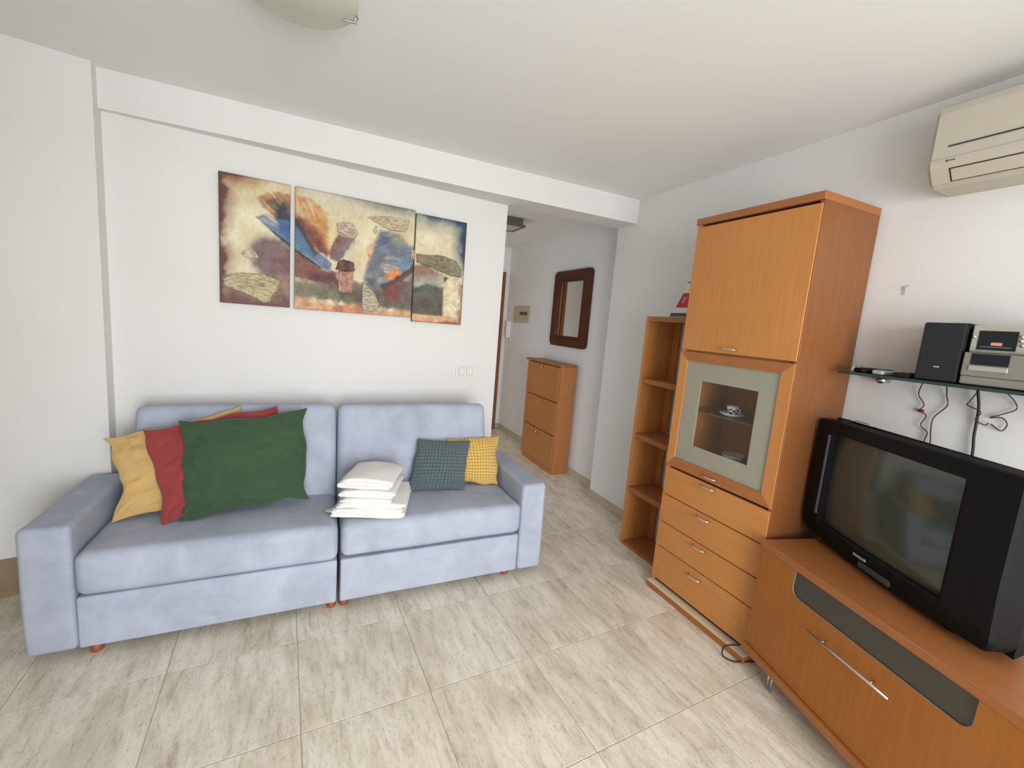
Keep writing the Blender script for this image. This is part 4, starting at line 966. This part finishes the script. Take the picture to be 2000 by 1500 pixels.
# ------------------------------------------------------------------ ceiling lamp in the room
def ceiling_lamp():
    c = (-.062, 1.628, 0)
    t = thing('ceiling_lamp', 'round frosted glass ceiling lamp with chrome clips', 'ceiling lamp', (c[0], c[1], 2.40))
    b = B(); b.lathe([(0, 2.394), (.05, 2.3955), (.11, 2.402), (.155, 2.413), (.176, 2.424), (.177, 2.428), (.155, 2.418), (.11, 2.407), (0, 2.399)], c, 64); obj('glass_bowl', b, M['lamp_glass'], t, True)
    b = B(); b.lathe([(0, 2.4995), (.10, 2.4995), (.10, 2.47), (.095, 2.465), (0, 2.465)], c, 40); obj('ceiling_plate', b, M['white_plastic'], t, False)
    b = B(); b.lathe([(0, 2.465), (.024, 2.465), (.03, 2.435), (.02, 2.415), (0, 2.41)], c, 20); obj('bulb', b, M['white_plastic'], t, True)
    for a in (13, 193):
        ca, sa = math.cos(math.radians(a)), math.sin(math.radians(a))
        def q(r, z): return (c[0]+r*ca, c[1]+r*sa, z)
        b = B(); b.tube([q(.10, 2.47), q(.181, 2.440), q(.186, 2.420), q(.178, 2.412), q(.140, 2.403)], .0042, 8); obj('clip', b, M['steel'], t)
ceiling_lamp()

# ------------------------------------------------------------------ hall
def shoe_cabinet():
    x0, x1, y0, y1 = 2.185, 2.385, 3.618, 4.300
    t = thing('shoe_cabinet', 'slim cherry wood shoe cabinet with three flaps in the hall', 'cabinet', (2.285, 3.96, 0))
    b = B(); b.box(x0+.02, x1, y0, y0+.02, 0, 1.10, .001); obj('side_panel', b, M['wood_hall_side'], t)
    b = B(); b.box(x0+.02, x1, y1-.02, y1, 0, 1.10, .001); obj('side_panel', b, M['wood_hall_side'], t)
    b = B(); b.box(x1-.008, x1, y0+.02, y1-.02, .02, 1.10); obj('back_panel', b, M['wood_hall'], t)
    b = B(); b.box(x0-.012, x1+.002, y0-.012, y1+.03, 1.10, 1.122, .003); obj('top_board', b, M['wood_frame_h'], t)
    b = B(); b.box(x0+.012, x0+.03, y0+.02, y1-.02, 0, .055); obj('plinth', b, M['wood_hall'], t)
    for z0, z1, hz in ((.745, 1.095, 1.058), (.405, .74, .705), (.06, .40, .365)):
        b = B(); b.box(x0, x0+.019, y0+.003, y1-.003, z0, z1-.004, .0015); d = obj('flap', b, M['wood_hall'], t)
        b = B(); b.lathe([(0, 0), (.006, 0), (.006, .008), (.015, .014), (.016, .02), (0, .024)], (0, 0, 0), 16, M=Matrix.Translation((x0, 3.955, hz)) @ Matrix.Rotation(math.radians(-90), 4, 'Y')); obj('knob', b, M['brass'], d, True)
shoe_cabinet()
def rrect(y0, y1, z0, z1, r, n=6):
    o = []
    for cy, cz, a0 in ((y1-r, z1-r, 0), (y0+r, z1-r, 90), (y0+r, z0+r, 180), (y1-r, z0+r, 270)):
        for k in range(n+1):
            a = math.radians(a0+90*k/n); o.append((cy+r*math.cos(a), cz+r*math.sin(a)))
    return o
def wall_mirror():
    t = thing('wall_mirror', 'mirror in a broad dark brown frame above the shoe cabinet', 'mirror', (2.39, 3.85, 1.287))
    y0, y1, z0, z1 = 3.505, 4.190, 1.287, 2.066; a0, a1, c0, c1 = 3.645, 4.083, 1.397, 1.950
    rows = [(rrect(y0, y1, z0, z1, .05), XH-.001), (rrect(y0, y1, z0, z1, .05), XH-.030), (rrect(y0+.012, y1-.012, z0+.012, z1-.012, .045), XH-.040), (rrect(a0-.035, a1+.035, c0-.035, c1+.035, .02), XH-.036), (rrect(a0-.012, a1+.012, c0-.012, c1+.012, .008), XH-.022), (rrect(a0, a1, c0, c1, .003), XH-.016)]
    m = len(rows[0][0]); v = []; f = []
    for pts, x in rows: v += [(x, p[0], p[1]) for p in pts]
    for r in range(len(rows)-1):
        for k in range(m): f.append((r*m+k, r*m+(k+1) % m, (r+1)*m+(k+1) % m, (r+1)*m+k))
    b = B(); b.mesh(v, f); obj('frame', b, M['wood_mirror'], t)
    pts = rrect(a0-.022, a1+.022, c0-.022, c1+.022, .012, 3); path = []
    for p, q in zip(pts, pts[1:]+pts[:1]):
        k = max(1, int(math.hypot(q[0]-p[0], q[1]-p[1])/.012))
        for i in range(k): path.append((XH-.031, p[0]+(q[0]-p[0])*i/k, p[1]+(q[1]-p[1])*i/k))
    b = B(); b.tube(path, [.0045+.0028*(i % 2) for i in range(len(path))], 6, closed=True); o = obj('beading', b, M['wood_mirror'], t)
    b = B(); b.box(XH-.014, XH-.010, a0, a1, c0, c1); obj('mirror_glass', b, M['mirror_glass'], t)
wall_mirror()
def fuse_box():
    t = thing('fuse_box', 'cream electrical panel cover set in the hall wall', 'fuse box', (2.39, 5.0, 1.50))
    b = B(); b.box(XH-.012, XH-.0005, 4.78, 5.24, 1.500, 1.710, .004, 2); obj('cover', b, M['panel_cream'], t)
    b = B(); b.box(XH-.0135, XH-.012, 4.83, 5.06, 1.585, 1.645); w = obj('window', b, M['panel_line'], t)
    for k in range(7):
        b = B(); b.box(XH-.017, XH-.0135, 4.842+.03*k, 4.862+.03*k, 1.600, 1.632, .001); obj('breaker', b, M['dark_grey'], t)
    b = B(); b.box(XH-.0135, XH-.012, 4.83, 5.06, 1.548, 1.556); obj('label_strip', b, M['panel_line'], t)
fuse_box()
def intercom():
    t = thing('intercom', 'white intercom handset hanging by the entrance door', 'intercom', (2.37, 5.36, 1.28))
    b = B(); b.box(XH-.03, XH-.0005, 5.33, 5.42, 1.29, 1.51, .006, 2); obj('base_plate', b, M['white_plastic'], t)
    b = B(); b.box(XH-.055, XH-.032, 5.325, 5.365, 1.285, 1.515, .008, 2); obj('handset', b, M['white_plastic'], t)
    pts = [(XH-.03+.008*math.cos(k*1.25), 5.345+.008*math.sin(k*1.25), 1.285-.0022*k) for k in range(75)]
    b = B(); b.tube(pts, .002, 5); obj('coiled_cord', b, M['white_plastic'], t)
intercom()
def hall_lamp():
    t = thing('ceiling_lamp', 'square grey framed lamp on the hall ceiling', 'ceiling lamp', (1.69, 4.05, 2.40))
    x0, x1, y0, y1 = 1.555, 1.83, 3.90, 4.20
    b = B(); b.box(x0+.02, x1-.02, y0+.02, y1-.02, 2.42, HH-.0005, .002); obj('body', b, M['dark_metal'], t)
    b = B(); b.box(x0, x1, y0, y0+.02, 2.398, 2.42, .002).box(x0, x1, y1-.02, y1, 2.398, 2.42, .002).box(x0, x0+.02, y0+.02, y1-.02, 2.398, 2.42, .002).box(x1-.02, x1, y0+.02, y1-.02, 2.398, 2.42, .002); obj('frame', b, M['dark_metal'], t)
    b = B(); b.box(x0+.02, x1-.02, y0+.02, y1-.02, 2.404, 2.42); obj('glass_panel', b, M['hall_lamp_glass'], t)
hall_lamp()
